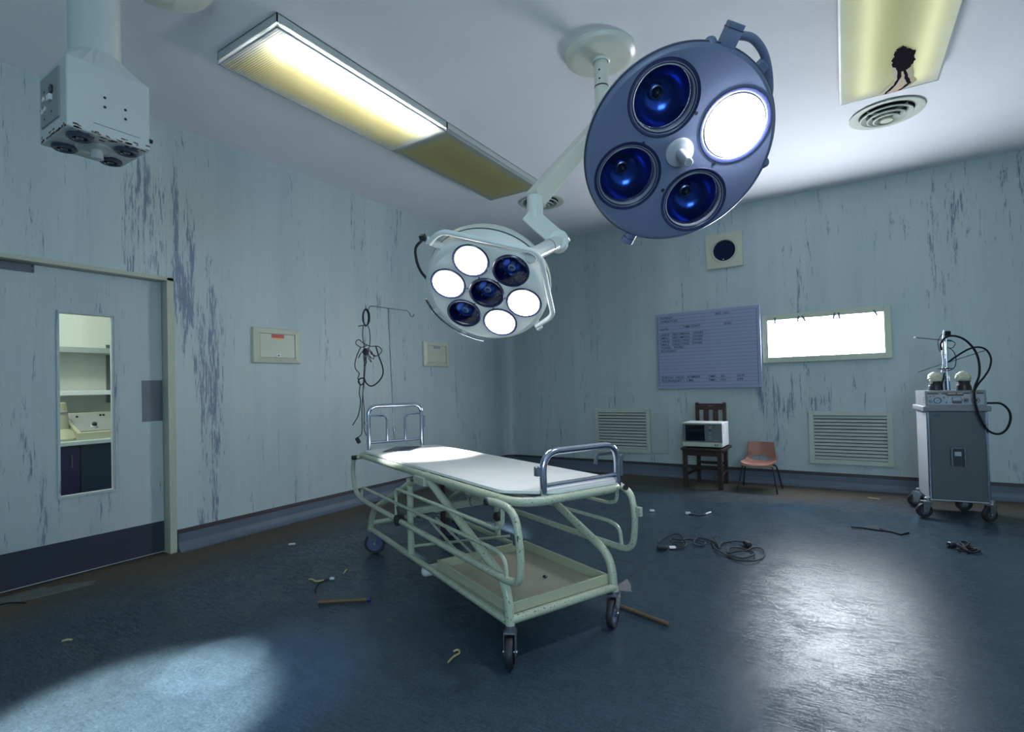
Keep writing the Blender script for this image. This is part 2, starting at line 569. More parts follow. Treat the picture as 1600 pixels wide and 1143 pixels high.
# floor: worn blue-green sheet vinyl, brown grime along the walls, scratched gloss
def floor_mat():
    m = bpy.data.materials.new('worn_vinyl_floor')
    nt, N, L, P = nodes(m)
    tc = N.new('ShaderNodeTexCoord')
    sp = N.new('ShaderNodeSeparateXYZ')
    L.new(tc.outputs['Object'], sp.inputs[0])
    v = coords(N, L, (1, 1, 1))
    n1 = noise(N, L, v, 1.3, 5, 0.6)
    n2 = noise(N, L, v, 14, 6, 0.7)
    n3 = noise(N, L, v, 85, 5, 0.8)
    c = mixc(N, L, n1, (0.026, 0.045, 0.060), (0.043, 0.072, 0.102))
    r2 = ramp(N, [(0.35, (0.84, 0.84, 0.84)), (0.68, (1.16, 1.16, 1.16))])
    L.new(n2, r2.inputs[0])
    c = mixc(N, L, 1.0, c, r2.outputs[0], 'MULTIPLY')
    r3 = ramp(N, [(0.35, (0.62, 0.62, 0.62)), (0.68, (1.40, 1.40, 1.40))])
    L.new(n3, r3.inputs[0])
    c = mixc(N, L, 1.0, c, r3.outputs[0], 'MULTIPLY')
    # grime measured from the walls
    dl = mth(N, L, 'SUBTRACT', sp.outputs['X'], -4.33)
    db = mth(N, L, 'MULTIPLY', mth(N, L, 'SUBTRACT', 6.66, sp.outputs['Y']), 0.75)
    d = mth(N, L, 'MINIMUM', dl, db)
    d = mth(N, L, 'ADD', d, mth(N, L, 'MULTIPLY_ADD', n1, 0.9, -0.45))
    d = mth(N, L, 'ADD', d, mth(N, L, 'MULTIPLY_ADD', n2, 0.3, -0.15))
    g = ramp(N, [(0.18, (1, 1, 1)), (0.85, (0, 0, 0))])
    L.new(d, g.inputs[0])
    c = mixc(N, L, mth(N, L, 'MULTIPLY', g.outputs[0], 0.9), c, (0.105, 0.092, 0.068))
    L.new(c, P.inputs['Base Color'])
    # scratches: long scuffs in several directions cut the gloss
    def scuff(ang, sx, sy, det=7):
        mp = N.new('ShaderNodeMapping')
        mp.inputs['Rotation'].default_value = (0, 0, ang)
        mp.inputs['Scale'].default_value = (sx, sy, 1)
        L.new(tc.outputs['Object'], mp.inputs['Vector'])
        return noise(N, L, mp.outputs[0], 1.0, det, 0.72)
    sc = mth(N, L, 'MAXIMUM', mth(N, L, 'MAXIMUM', scuff(0.25, 11, 90), scuff(1.15, 10, 80)), scuff(-0.7, 12, 105))
    patch = noise(N, L, v, 3.2, 5, 0.65)
    gl = mth(N, L, 'ADD', mth(N, L, 'MULTIPLY', sc, 0.62), mth(N, L, 'ADD', mth(N, L, 'MULTIPLY', n3, 0.28), mth(N, L, 'MULTIPLY', patch, 0.16)))
    rr = ramp(N, [(0.54, (0.20, 0.20, 0.20)), (0.64, (0.50, 0.50, 0.50))])
    L.new(gl, rr.inputs[0])
    rg = mixc(N, L, g.outputs[0], rr.outputs[0], (0.75, 0.75, 0.75))
    L.new(rg, P.inputs['Roughness'])
    rs = ramp(N, [(0.53, (0.14, 0.14, 0.14)), (0.62, (0.015, 0.015, 0.015))])
    L.new(gl, rs.inputs[0])
    L.new(rs.outputs[0], P.inputs['Specular IOR Level'])
    b = N.new('ShaderNodeBump')
    b.inputs['Strength'].default_value = 0.45
    b.inputs['Distance'].default_value = 0.003
    L.new(mth(N, L, 'ADD', mth(N, L, 'MULTIPLY', sc, 0.6), mth(N, L, 'MULTIPLY', n3, 0.5)), b.inputs['Height'])
    L.new(b.outputs[0], P.inputs['Normal'])
    return m

m_floor = floor_mat()
m_ceil = plain('ceiling_plaster', (0.86, 0.87, 0.91), 0.75, var=0.05, vscale=2.2, bump=0.25)

# ------------------------------------------------------------------ room shell
LX, BY, CZ, RX, FY = -4.33, 6.67, 3.28, 3.2, -2.6
TZ0, TZ1 = 0.135, 0.168
CR = 0.16                                                        # rounded corner
DY0, DY1, DH = 0.965, 1.94, 2.066                                # door opening

fl = struct(MB().box2((LX - 0.2, FY, -0.08), (RX + 0.1, BY + 0.15, 0)).build('floor', m_floor))
struct(MB().box2((LX - 0.15, FY, CZ), (RX + 0.1, BY + 0.15, CZ + 0.1)).build('ceiling', m_ceil))
wl = MB()
wl.box2((LX - 0.15, FY, TZ1), (LX, DY0 - 0.05, CZ))
wl.box2((LX - 0.15, DY0 - 0.05, DH + 0.028), (LX, DY1 + 0.05, CZ))
wl.box2((LX - 0.15, DY1 + 0.05, TZ1), (LX, BY - CR, CZ))
struct(wl.build('wall_left', m_wall_l))
struct(MB().box2((LX + CR, BY, TZ1), (RX, BY + 0.15, CZ)).build('wall_back', m_wall_b))

def corner(z0, z1, r_in, m, name):
    n = 10
    c = Vector((LX + CR, BY - CR, 0))
    vv, ff = [], []
    for k in range(n + 1):
        t = PI / 2 + (PI / 2) * k / n
        d = Vector((math.cos(t), math.sin(t), 0))
        for rr in (r_in, CR + 0.15):
            for z in (z0, z1):
                p = c + d * rr
                vv.append((p.x, p.y, z))
    for k in range(n):
        a, b = 4 * k, 4 * (k + 1)
        ff += [(a, a + 1, b + 1, b), (a + 2, b + 2, b + 3, a + 3), (a, b, b + 2, a + 2), (a + 1, a + 3, b + 3, b + 1)]
    mb = MB()
    mb.faces(vv, ff, True)
    return struct(mb.build(name, m))

corner(TZ1, CZ, CR, m_wall_l, 'wall_corner')
corner(TZ0, TZ1, CR - 0.008, m_trim, 'trim_3')
corner(0, TZ0, CR - 0.004, m_skirt, 'baseboard_corner')
struct(MB().box2((RX, FY, 0), (RX + 0.1, BY + 0.1, CZ)).build('wall_right', m_wall_b))
struct(MB().box2((LX - 0.1, FY - 0.1, 0), (RX + 0.1, FY, CZ)).build('wall_front', m_wall_b))

def skirting(name, pts, m):
    """coved vinyl skirting swept between two wall points; profile (out, z)"""
    prof = [(0.0, TZ0), (0.004, TZ0), (0.006, 0.07), (0.014, 0.03), (0.035, 0.008), (0.06, 0.001), (0.0, 0.0)]
    mb = MB()
    vv = []
    for (x, y, nx, ny) in pts:
        for o_, z in prof:
            vv.append((x + nx * o_, y + ny * o_, z))
    n = len(prof)
    ff = [(i, i + 1, n + i + 1, n + i) for i in range(n - 1)] + [tuple(range(n)), tuple(range(n, 2 * n))[::-1]]
    mb.faces(vv, ff)
    return struct(mb.build(name, m))

skirting('baseboard_left', [(LX, DY1 + 0.06, 1, 0), (LX, BY - CR, 1, 0)], m_skirt)
skirting('baseboard_back', [(LX + CR, BY, 0, -1), (RX, BY, 0, -1)], m_skirt)
struct(MB().box2((LX - 0.1, DY1 + 0.06, 0), (LX, BY - CR, TZ1)).build('wall_base_left', m_skirt))
struct(MB().box2((LX + CR, BY, 0), (RX, BY + 0.1, TZ1)).build('wall_base_back', m_skirt))
struct(MB().box2((LX - 0.02, DY1 + 0.055, TZ0), (LX + 0.008, BY - CR, TZ1), 0.003).build('trim_1', m_trim))
struct(MB().box2((LX + CR, BY - 0.008, TZ0), (RX, BY + 0.02, TZ1), 0.003).build('trim_2', m_trim))

# door frame and door
fr = struct(bpy.data.objects.new('trim_4', None))
COL.objects.link(fr)
fr.location = (LX, DY1, 0)
def local(o, root):
    """keep world geometry, hang under root"""
    o.data.transform(Matrix.Translation(-Vector(root.location)))
    o.parent = root
    return o
local(MB().box2((LX - 0.15, DY1, 0), (LX + 0.012, DY1 + 0.05, DH + 0.028), 0.004).build('door_jamb', m_frame), fr)
local(MB().box2((LX - 0.15, DY0 - 0.05, 0), (LX + 0.012, DY0, DH + 0.028), 0.004).build('door_jamb', m_frame), fr)
local(MB().box2((LX - 0.15, DY0 - 0.05, DH), (LX + 0.012, DY1 + 0.05, DH + 0.03), 0.004).build('frame_head', m_frame), fr)

DX = LX - 0.07                                                    # visible face of the leaf
door = struct(bpy.data.objects.new('door_1', None))
COL.objects.link(door)
door.location = (DX, DY0, 0)
wy0, wy1, wz0, wz1 = 1.312, 1.628, 0.535, 1.772                    # glazed opening
leaf = MB()
for a, b in (((DY0 + 0.004, 0.012), (wy0, DH - 0.004)), ((wy1, 0.012), (DY1 - 0.004, DH - 0.004)), ((wy0, 0.012), (wy1, wz0)), ((wy0, wz1), (wy1, DH - 0.004))):
    leaf.box2((DX - 0.045, a[0], a[1]), (DX, b[0], b[1]))
local(leaf.build('door_leaf', m_door), door)
bead = MB()
t_ = 0.012
for a, b in (((wy0 - t_, wz0 - t_), (wy0 + 0.004, wz1 + t_)), ((wy1 - 0.004, wz0 - t_), (wy1 + t_, wz1 + t_)), ((wy0, wz0 - t_), (wy1, wz0 + 0.004)), ((wy0, wz1 - 0.004), (wy1, wz1 + t_))):
    bead.box2((DX - 0.001, a[0], a[1]), (DX + 0.008, b[0], b[1]), 0.002)
local(bead.build('glazing_bead', m_door), door)
bead = MB()
for a, b in (((wy0 - 0.001, wz0), (wy0 + 0.006, wz1)), ((wy1 - 0.009, wz0), (wy1 + 0.001, wz1)), ((wy0, wz0), (wy1, wz0 + 0.006)), ((wy0, wz1 - 0.006), (wy1, wz1))):
    bead.box2((DX - 0.05, a[0], a[1]), (DX - 0.003, b[0], b[1]))
local(bead.build('inner_bead', m_white), door)
local(MB().box2((DX - 0.026, wy0, wz0), (DX - 0.021, wy1, wz1)).build('pane', m_glass), door)
local(MB().box2((DX - 0.002, DY0 + 0.012, 0.018), (DX + 0.003, DY1 - 0.006, 0.245), 0.001).build('kick_plate', m_kick), door)
local(MB().box2((DX - 0.002, 1.797, 1.004), (DX + 0.003, 1.934, 1.311), 0.001).build('push_plate', m_dull), door)
cp = local(MB().box2((DX - 0.002, DY0 + 0.01, 2.008), (DX + 0.014, 1.19, 2.06), 0.003).build('closer_plate', m_dull), door)
sc_ = MB()
for z in (2.02, 2.048):
    sc_.cyl((DX + 0.013, 1.178, z), (DX + 0.017, 1.178, z), 0.006, seg=10)
local(sc_.build('screw', m_darkplastic), door)
struct(MB().box2((LX - 0.02, 0.55, 0.0), (LX + 0.13, 1.21, 0.003)).build('trim_5', m_concrete)).data.transform(Matrix.Translation((0, 0, 0)))
tp = bpy.data.objects['trim_5']
tp.data.transform(Matrix.Translation((0.02, 0.0, 0)))
struct(MB().prism([(LX + 0.05, 0.80), (LX + 0.15, 0.80), (LX + 0.235, 1.38), (LX + 0.17, 1.42), (LX + 0.07, 1.28)], 0.004).build('trim_6', m_concrete))

# side room behind the door
SX = -6.05
sr = MB()
sr.box2((SX - 0.1, 0.2, 0), (SX, 3.6, 2.75))
struct(sr.build('wall_side_room', m_side))
struct(MB().box2((SX, 0.1, 0), (LX - 0.15, 0.2, 2.75)).build('wall_side_room_left', m_side))
struct(MB().box2((SX, 3.6, 0), (LX - 0.15, 3.7, 2.75)).build('wall_side_room_right', m_side))
struct(MB().box2((SX - 0.1, 0.1, 2.75), (LX - 0.15, 3.7, 2.85)).build('ceiling_side_room', m_white))
struct(MB().box2((SX - 0.1, 0.1, -0.08), (LX - 0.2, 3.7, 0)).build('floor_side_room', m_skirtf if 'm_skirtf' in globals() else m_skirt))

def floor_slot(cx, cy, ang=0.0):
    return Matrix.Translation((cx, cy, 0)) @ Matrix.Rotation(ang, 4, 'Z')

cab_x0, cab_x1 = SX + 0.004, -5.42
for (y0, y1, mm, lab) in ((1.15, 1.752, m_cup1, 'violet cupboard unit seen through the door pane, left'), (1.756, 2.45, m_cup2, 'navy cupboard unit seen through the door pane, right')):
    t = thing('cupboard', lab, 'cupboard', ((cab_x0 + cab_x1) / 2, (y0 + y1) / 2, 0), 0)
    dx, dy = (cab_x1 - cab_x0) / 2, (y1 - y0) / 2
    MB().box2((-dx, -dy, 0), (dx - 0.02, dy, 0.795)).build('body', mm, t)
    dd = MB().box2((dx - 0.02, -dy + 0.002, 0.08), (dx, dy - 0.002, 0.79), 0.003).build('cupboard_door', mm, t)
    MB().tube([(dx, dy - 0.06, 0.62), (dx + 0.02, dy - 0.06, 0.62), (dx + 0.02, dy - 0.06, 0.72), (dx, dy - 0.06, 0.72)], 0.004, 8).build('handle', m_dull, dd)
tag(MB().box2((cab_x0, 1.15, 0.797), (cab_x1 + 0.02, 2.45, 0.832), 0.004).build('worktop', m_worktop), 'pale blue worktop across the cupboards behind the door', 'worktop')
t = thing('wall_shelf', 'grey upper shelf on a slotted upright behind the door pane', 'shelf', (SX, 2.0, 1.6))
MB().box2((0.003, -0.75, 0.0), (0.24, 0.75, 0.05), 0.003).build('board', m_shelfd, t)
for yy in (0.185,):
    MB().box2((0.001, yy - 0.018, -0.46), (0.02, yy + 0.018, 0.1)).build('upright', m_dull, t)
t = thing('wall_shelf', 'white lower shelf at eye height behind the door pane', 'shelf', (SX, 2.0, 1.215))
MB().box2((0.022, -0.75, 0.0), (0.30, 0.75, 0.042), 0.003).build('board', m_shelf, t)
for yy in (0.33, -0.55):
    MB().box2((0.001, yy - 0.012, -0.15), (0.021, yy + 0.012, 0.04)).build('bracket', m_dull, t)
# beige console and round column on the worktop
t = thing('console_desk', 'beige sloping console with dark knob on the side room worktop', 'console', (-5.66, 1.9, 0.832), math.radians(4))
side = [(-0.20, 0.0), (0.18, 0.0), (0.18, 0.06), (-0.14, 0.225), (-0.20, 0.225)]
MB().prism(side, 0.42, Matrix.Translation((0, 0.26, 0)) @ Matrix.Rotation(PI / 2, 4, 'X')).build('casing', m_beige, t)
sl = Vector((-0.32, 0, 0.165)).normalized()
ang = math.atan2(0.165, 0.32)
pr = Matrix.Translation((0.02, 0.05, 0.143)) @ Matrix.Rotation(ang, 4, 'Y')
MB(pr).box((0, 0, 0.003), (0.32, 0.36, 0.006), None, 0.002).build('sloping_panel', m_beigedark, t)
kn = MB(pr).cyl((0.09, -0.06, 0.005), (0.09, -0.06, 0.02), 0.026, 0.024, 16).build('knob_base', m_white, t)
MB(pr).cyl((0.09, -0.06, 0.02), (0.09, -0.06, 0.045), 0.02, 0.017, 16, 0.004).build('knob', m_darkplastic, kn)
for a_, b_ in ((-0.1, 0.06), (-0.1, 0.085), (-0.09, -0.12)):
    MB(pr).cyl((a_, b_, 0.005), (a_, b_, 0.018), 0.009, seg=10).build('button', m_darkplastic, t)
t = thing('lamp_column', 'beige flared column standing left of the sloping console', 'equipment', (-5.62, 1.665, 0.832))
MB().lathe([(0.0, 0), (0.14, 0), (0.145, 0.02), (0.12, 0.06), (0.075, 0.1), (0.07, 0.2), (0.058, 0.32), (0.05, 0.325), (0.0, 0.32)], seg=28).build('column', m_beige, t)
MB().lathe([(0.0665, 0.235), (0.074, 0.237), (0.074, 0.247), (0.0645, 0.25)], seg=28).build('collar', m_beigedark, t)

# ------------------------------------------------------------------ left wall boxes
def wall_box(y0, y1, z0, z1, lab, cat, lbl):
    t = thing('wall_cabinet', lab, cat, (LX, (y0 + y1) / 2, z0))
    hy, H = (y1 - y0) / 2, z1 - z0
    bw, bt = 0.062, 0.05
    f = MB()
    f.faces([(0, -hy, 0), (0, hy, 0), (0, hy, H), (0, -hy, H), (0.022, -hy + 0.008, 0.008), (0.022, hy - 0.008, 0.008), (0.022, hy - 0.008, H - 0.008), (0.022, -hy + 0.008, H - 0.008),
             (0.03, -hy + bw, bt), (0.03, hy - bw, bt), (0.03, hy - bw, H - bt), (0.03, -hy + bw, H - bt),
             (0.006, -hy + bw, bt), (0.006, hy - bw, bt), (0.006, hy - bw, H - bt), (0.006, -hy + bw, H - bt)],
            [(a + k, a + (k + 1) % 4, a + 4 + (k + 1) % 4, a + 4 + k) for a in (0, 4, 8) for k in range(4)] + [(12, 13, 14, 15), (3, 2, 1, 0)])
    f.build('surround', m_cream, t)
    d = MB().box2((0.007, -hy + bw + 0.004, bt + 0.004), (0.026, hy - bw - 0.004, H - bt - 0.004), 0.003).build('cabinet_door', m_cream, t)
    k = MB().box2((0.026, -0.022, bt + 0.008), (0.031, 0.022, bt + 0.04), 0.002)
    k.build('lock_plate', m_white, d)
    MB().cyl((0.03, 0.002, bt + 0.024), (0.035, 0.002, bt + 0.024), 0.007, seg=12).build('keyhole', m_darkplastic, d)
    MB().box2((0.0265, -0.062, H - bt - 0.038), (0.0275, 0.062, H - bt - 0.006)).build('name_label', lbl, d)
    return t, d, H, bt

t, d, H, bt = wall_box(2.609, 3.084, 1.455, 1.774, 'cream flush wall cabinet with red label right of the door', 'wall cabinet', m_red)
MB().box2((0.0265, -0.05, H - bt - 0.051), (0.0275, 0.045, H - bt - 0.040)).build('warning_strip', m_yellow, d)
wall_box(4.785, 5.272, 1.463, 1.778, 'cream flush wall cabinet with lilac label near the corner', 'wall cabinet', m_lilac)

# ------------------------------------------------------------------ back wall fittings
B0 = BY
def grille(x0, x1, z0, z1, nsl, lab):
    t = thing('ventilation_grille', lab, 'grille', ((x0 + x1) / 2, B0, z0))
    hx, H, bw = (x1 - x0) / 2, z1 - z0, 0.05
    MB().box2((-hx + 0.01, -0.004, 0.01), (hx - 0.01, -0.001, H - 0.01)).build('backing', m_black, t)
    f = MB()
    for a, b in (((-hx, 0), (-hx + bw, H)), ((hx - bw, 0), (hx, H)), ((-hx + bw, 0), (hx - bw, bw)), ((-hx + bw, H - bw), (hx - bw, H))):
        f.box2((a[0], -0.034, a[1]), (b[0], -0.0, b[1]), 0.003, 1)
    f.build('frame', m_grille, t)
    ih = H - 2 * bw
    sm = MB().box((0, 0, 0), (2 * (hx - bw), 0.004, ih / nsl * 0.86), Matrix.Rotation(math.radians(-38), 4, 'X')).build('slat', m_grille, t, (0, -0.016, bw + ih / nsl * 0.5))
    for k in range(1, nsl):
        o = sm.copy()
        COL.objects.link(o)
        o.location = (0, -0.016, bw + ih / nsl * (k + 0.5))
    return t

grille(-2.898, -2.132, 0.281, 0.858, 12, 'pale louvred grille left of the wooden chair, behind the trolley')
grille(-0.348, 0.410, 0.264, 0.840, 13, 'pale louvred grille between the orange chair and the grey cart')
tag(MB().box2((-2.124, BY - 0.006, 0.287), (-1.903, BY, 0.783), 0.003, 1).build('cover_plate', m_patch), 'plain wall coloured cover plate beside the left grille', 'plate')

# speaker plate
t = thing('wall_speaker', 'square cream plate with round dark grille high on the back wall', 'speaker', (-1.166, BY, 2.758))
plate = MB()
n = 48
hs = 0.206
ov, iv = [], []
for k in range(n):
    a = 2 * PI * k / n
    c_, s_ = math.cos(a), math.sin(a)
    q = hs / max(abs(c_), abs(s_))
    ov.append((c_ * q, s_ * q))
    iv.append((c_ * 0.15, s_ * 0.15))
vv = [(x, -0.035, z) for x, z in ov] + [(x, -0.035, z) for x, z in iv] + [(x * 1.0, 0, z * 1.0) for x, z in ov] + [(x, -0.012, z) for x, z in iv]
ff = []
for k in range(n):
    j = (k + 1) % n
    ff += [(k, j, n + j, n + k), (k, 2 * n + k, 2 * n + j, j), (n + k, n + j, 3 * n + j, 3 * n + k)]
plate.faces(vv, ff)
plate.build('plate', m_cream, t)
MB().lathe([(0.148, 0.0), (0.149, 0.026), (0.142, 0.031), (0.130, 0.031), (0.124, 0.022), (0.122, 0.006)], (0, -0.008, 0), (0, -1, 0), 48).build('ring', m_cream, t)
MB().cyl((0, -0.008, 0), (0, -0.018, 0), 0.125, 0.123, 40).build('speaker_cloth', m_cloth, t)
MB().sphere((-0.012, -0.02, -0.104), 0.008, 10).build('status_light', m_white, t)

# swab-count board
t = thing('swab_board', 'pale blue ruled swab count board with black lettering on the back wall', 'board', (-1.405, BY - 0.055, 1.112), math.radians(-2.4))
W_, H_ = 1.225, 0.953
MB().box2((-W_ / 2, 0, 0), (W_ / 2, 0.014, H_), 0.004).build('panel', m_board, t)
MB().box2((-0.4, 0.014, 0.1), (0.4, 0.035, 0.85)).build('batten', m_dull, t)
rl = MB()
lx0, lx1 = -W_ / 2 + 0.024, W_ / 2 - 0.036
rows = [H_ - 0.039 - k * 0.0417 for k in range(22)]
for z in rows:
    rl.box2((lx0, -0.0006, z - 0.0011), (lx1, 0.0004, z + 0.0011))
for x in (lx0, lx1):
    rl.box2((x - 0.002, -0.0006, rows[-1]), (x + 0.002, 0.0004, rows[0]))
rl.build('ruled_lines', m_ink, t)['kind'] = 'stuff'
def tl(txt, fx, row, size=0.036, dz=0.008):
    m = Matrix.Translation((lx0 + fx * (lx1 - lx0), -0.0008, rows[row] - 0.0417 + dz)) @ Matrix.Rotation(PI / 2, 4, 'X') @ Matrix.Diagonal((1.08, 1, 1, 1))
    return (txt, size, m)
lettering('lettering', [tl('PATIENT:', .03, 0), tl('REG. NO.:', .61, 0), tl('OPERATION:', .03, 1), tl('TIME START:', .28, 3), tl('END:', .695, 3), tl('DATE:', .03, 3, dz=-0.006),
    tl('LARGE   ABDOMINAL   SWABS  :', .03, 5), tl('SMALL   ABDOMINAL   SWABS  :', .03, 6), tl('LARGE   DISSECTING   SWABS  :', .03, 7), tl('SMALL   DISSECTING   SWABS  :', .03, 8),
    tl('TONSIL   SWABS  :', .03, 9), tl('PLUGGING:', .03, 10), tl('THROAT  PACK:-  NUMBER:', .03, 18), tl('TIME:-    IN:', .52, 18), tl('OUT:', .80, 18),
    tl('TOURNIQUET  :-  LIMB:', .03, 19), tl('TIME:-   ON:', .52, 19), tl('OFF:', .80, 19)], m_ink, t)

# lit film viewer
t = thing('film_viewer', 'glowing white wall mounted film viewer in a cream frame', 'light box', (-0.176, BY, 1.386))
W_, H_ = 1.21, 0.549
f = MB()
for a, b in (((-W_ / 2, 0), (-W_ / 2 + 0.062, H_)), ((W_ / 2 - 0.065, 0), (W_ / 2, H_)), ((-W_ / 2 + 0.062, 0), (W_ / 2 - 0.065, 0.066)), ((-W_ / 2 + 0.062, H_ - 0.066), (W_ / 2 - 0.065, H_))):
    f.box2((a[0], -0.04, a[1]), (b[0], 0, b[1]), 0.004, 1)
f.build('frame', m_cream, t)
MB().box2((-W_ / 2 + 0.055, -0.022, 0.06), (W_ / 2 - 0.058, -0.004, H_ - 0.06)).build('lit_panel', m_film, t)
for fx, a in ((0.07, 0), (0.285, 0.2), (0.33, -0.5), (0.60, 0.25), (0.64, -0.15), (0.935, -0.5)):
    x = -W_ / 2 + 0.062 + fx * (W_ - 0.127)
    MB(Matrix.Translation((x, -0.043, H_ - 0.062)) @ Matrix.Rotation(a, 4, 'Y')).box((0, 0, -0.008), (0.020, 0.006, 0.070), None, 0.002).build('film_clip', m_dull, t)

# ------------------------------------------------------------------ ceiling fittings
def fluorescent(cx, cy, wx, wy, lab, m_d, lit, dim=None):
    t = thing('ceiling_light', lab, 'ceiling light', (cx, cy, CZ))
    b = MB()
    hx, hy = wx / 2, wy / 2
    b.box2((-hx, -hy, -0.006), (hx, hy, -0.0))
    for a, c_ in (((-hx, -hy), (-hx + 0.006, hy)), ((hx - 0.006, -hy), (hx, hy)), ((-hx, -hy), (hx, -hy + 0.006)), ((-hx, hy - 0.006), (hx, hy))):
        b.box2((a[0], a[1], -0.05), (c_[0], c_[1], -0.001))
    b.build('body', m_fitting, t)
    ix, iy = hx - 0.004, hy - 0.004
    d = MB()
    d.faces([(-ix, -iy, -0.05), (ix, -iy, -0.05), (ix, iy, -0.05), (-ix, iy, -0.05), (-ix, -iy, -0.078), (ix, -iy, -0.078), (ix, iy, -0.078), (-ix, iy, -0.078)],
            [(4, 5, 6, 7), (0, 1, 5, 4), (1, 2, 6, 5), (2, 3, 7, 6), (3, 0, 4, 7)])
    d.build('diffuser', m_d, t)
    e = MB()
    q = 0.008
    for z0, z1 in ((-0.080, -0.073),):
        for a, c_ in (((-ix - 0.002, -iy - 0.002), (-ix + q, iy + 0.002)), ((ix - q, -iy - 0.002), (ix + 0.002, iy + 0.002)), ((-ix, -iy - 0.002), (ix, -iy + q)), ((-ix, iy - q), (ix, iy + 0.002))):
            e.box2((a[0], a[1], z0), (c_[0], c_[1], z1))
    e.build('diffuser_rim', m_fitting, t)
    for k, x in enumerate((0.165, -0.14)):
        on = (lit and k == 0) or dim is not None
        tb = MB().cyl((x, -hy + 0.08, -0.032), (x, hy - 0.08, -0.032), 0.013, seg=12).build('tube', (dim or m_tube) if on else m_white, t)
        for y in (-hy + 0.055, hy - 0.055):
            MB().box((x, y, -0.026), (0.03, 0.045, 0.04), None, 0.004).build('lamp_holder', m_white, tb)
    return t

m_dA = diffuser_mat('diffuser_ochre', (0.40, 0.45, 0.46), (0.50, 0.49, 0.28), (0.50, 0.44, 0.21), 0.3, 0.73, 0.55)
m_dB = diffuser_mat('diffuser_brown', (0.42, 0.48, 0.48), (0.54, 0.54, 0.27), (0.52, 0.46, 0.21), 0.3, 0.73, 0.45)
m_dC = diffuser_mat('diffuser_pale_yellow', (0.88, 0.90, 0.80), (0.82, 0.82, 0.58), (0.72, 0.72, 0.42), 0.3, 1.37, 0.35)
fluorescent(-2.858, 2.445, 0.60, 1.45, 'long ceiling light with one burning tube, nearer the camera', m_dA, True)
fluorescent(-2.858, 3.900, 0.60, 1.45, 'unlit brown stained ceiling light joined to the burning one', m_dB, False)
t = fluorescent(0.32, 3.18, 0.575, 2.74, 'long pale yellow ceiling light with black burn mark', m_dC, False, m_dimtube)
burn = [(0.342, 3.946), (0.366, 3.934), (0.402, 3.987), (0.435, 4.039), (0.442, 4.151), (0.429, 4.222), (0.397, 4.262), (0.365, 4.262), (0.332, 4.171), (0.319, 4.082), (0.329, 3.981)]
def jag(poly, n=4, amp=0.006):
    out = []
    for i, p in enumerate(poly):
        q = poly[(i + 1) % len(poly)]
        for k in range(n):
            s = k / n
            out.append((p[0] + (q[0] - p[0]) * s + random.uniform(-amp, amp), p[1] + (q[1] - p[1]) * s + random.uniform(-amp, amp)))
    return out
off = Matrix.Translation((-0.32, -3.18, -0.0815))
halo = [(0.322, 4.10), (0.332, 4.24), (0.345, 4.36), (0.322, 4.43), (0.283, 4.50), (0.268, 4.545), (0.40, 4.545), (0.445, 4.50), (0.478, 4.45), (0.452, 4.36), (0.440, 4.20)]
MB().prism(jag(halo, 4, 0.004), 0.0008, off).build('browned_edge', m_scorch2, t)
tail = [(0.352, 4.20), (0.364, 4.348), (0.349, 4.438), (0.310, 4.506), (0.298, 4.543), (0.399, 4.541), (0.431, 4.495), (0.449, 4.462), (0.428, 4.375), (0.397, 4.23)]
off2 = Matrix.Translation((-0.32, -3.18, -0.0823))
MB().prism(jag(tail, 4, 0.003), 0.0008, off2).build('burn_edge', m_char, t)
inner = [(0.374, 4.22), (0.384, 4.34), (0.366, 4.44), (0.334, 4.50), (0.316, 4.535), (0.376, 4.535), (0.405, 4.495), (0.424, 4.455), (0.406, 4.38), (0.388, 4.23)]
off3 = Matrix.Translation((-0.32, -3.18, -0.0831))
MB().prism(jag(inner, 3, 0.003), 0.0008, off3).build('scorched_strip', m_scorch, t)
MB().prism(jag(burn, 4, 0.007), 0.0008, Matrix.Translation((-0.32, -3.18, -0.0839))).build('burn_mark', m_char, t)

def air_diffuser(cx, cy, lab):
    t = thing('air_diffuser', lab, 'air vent', (cx, cy, CZ))
    MB().lathe([(0.0001, -0.002), (0.2, -0.002)], seg=40).build('backing', m_black, t)
    for r0, r1, z0, z1 in ((0.247, 0.185, -0.012, -0.004), (0.175, 0.135, -0.030, -0.010), (0.128, 0.095, -0.044, -0.020), (0.088, 0.055, -0.056, -0.030)):
        MB().lathe([(r0, z0 + 0.010), (r0 + 0.002, z0), (r0 - 0.006, z0 - 0.002), (r1, z1), (r1 - 0.003, z1 + 0.003), (r0 - 0.008, z0 + 0.006)], seg=44).build('ring', m_grille, t)
    MB().lathe([(0.0001, -0.066), (0.042, -0.064), (0.046, -0.058), (0.03, -0.035), (0.0001, -0.03)], seg=28).build('centre_cap', m_cream, t)
    for k in range(4):
        a = PI / 4 + k * PI / 2
        MB(Matrix.Rotation(a, 4, 'Z')).box((0.105, 0, -0.016), (0.15, 0.004, 0.02)).build('spoke', m_grille, t)
    return t

air_diffuser(-2.83, 5.18, 'round ceiling air diffuser behind the lamp arm')
air_diffuser(0.345, 5.07, 'round ceiling air diffuser by the burnt ceiling light')

# dome of a second lamp mount, top left
t = thing('ceiling_mount', 'cream domed ceiling mount cut by the top edge', 'ceiling mount', (-2.80, 1.26, CZ))
MB().lathe([(0.215, 0), (0.215, -0.018), (0.20, -0.04), (0.15, -0.062), (0.075, -0.078), (0.06, -0.09), (0.0001, -0.09)], seg=40).build('dome', m_lamparm, t)
MB().lathe([(0.217, -0.001), (0.222, -0.004), (0.222, -0.016), (0.216, -0.019)], seg=40).build('rim', m_lamparm, t)

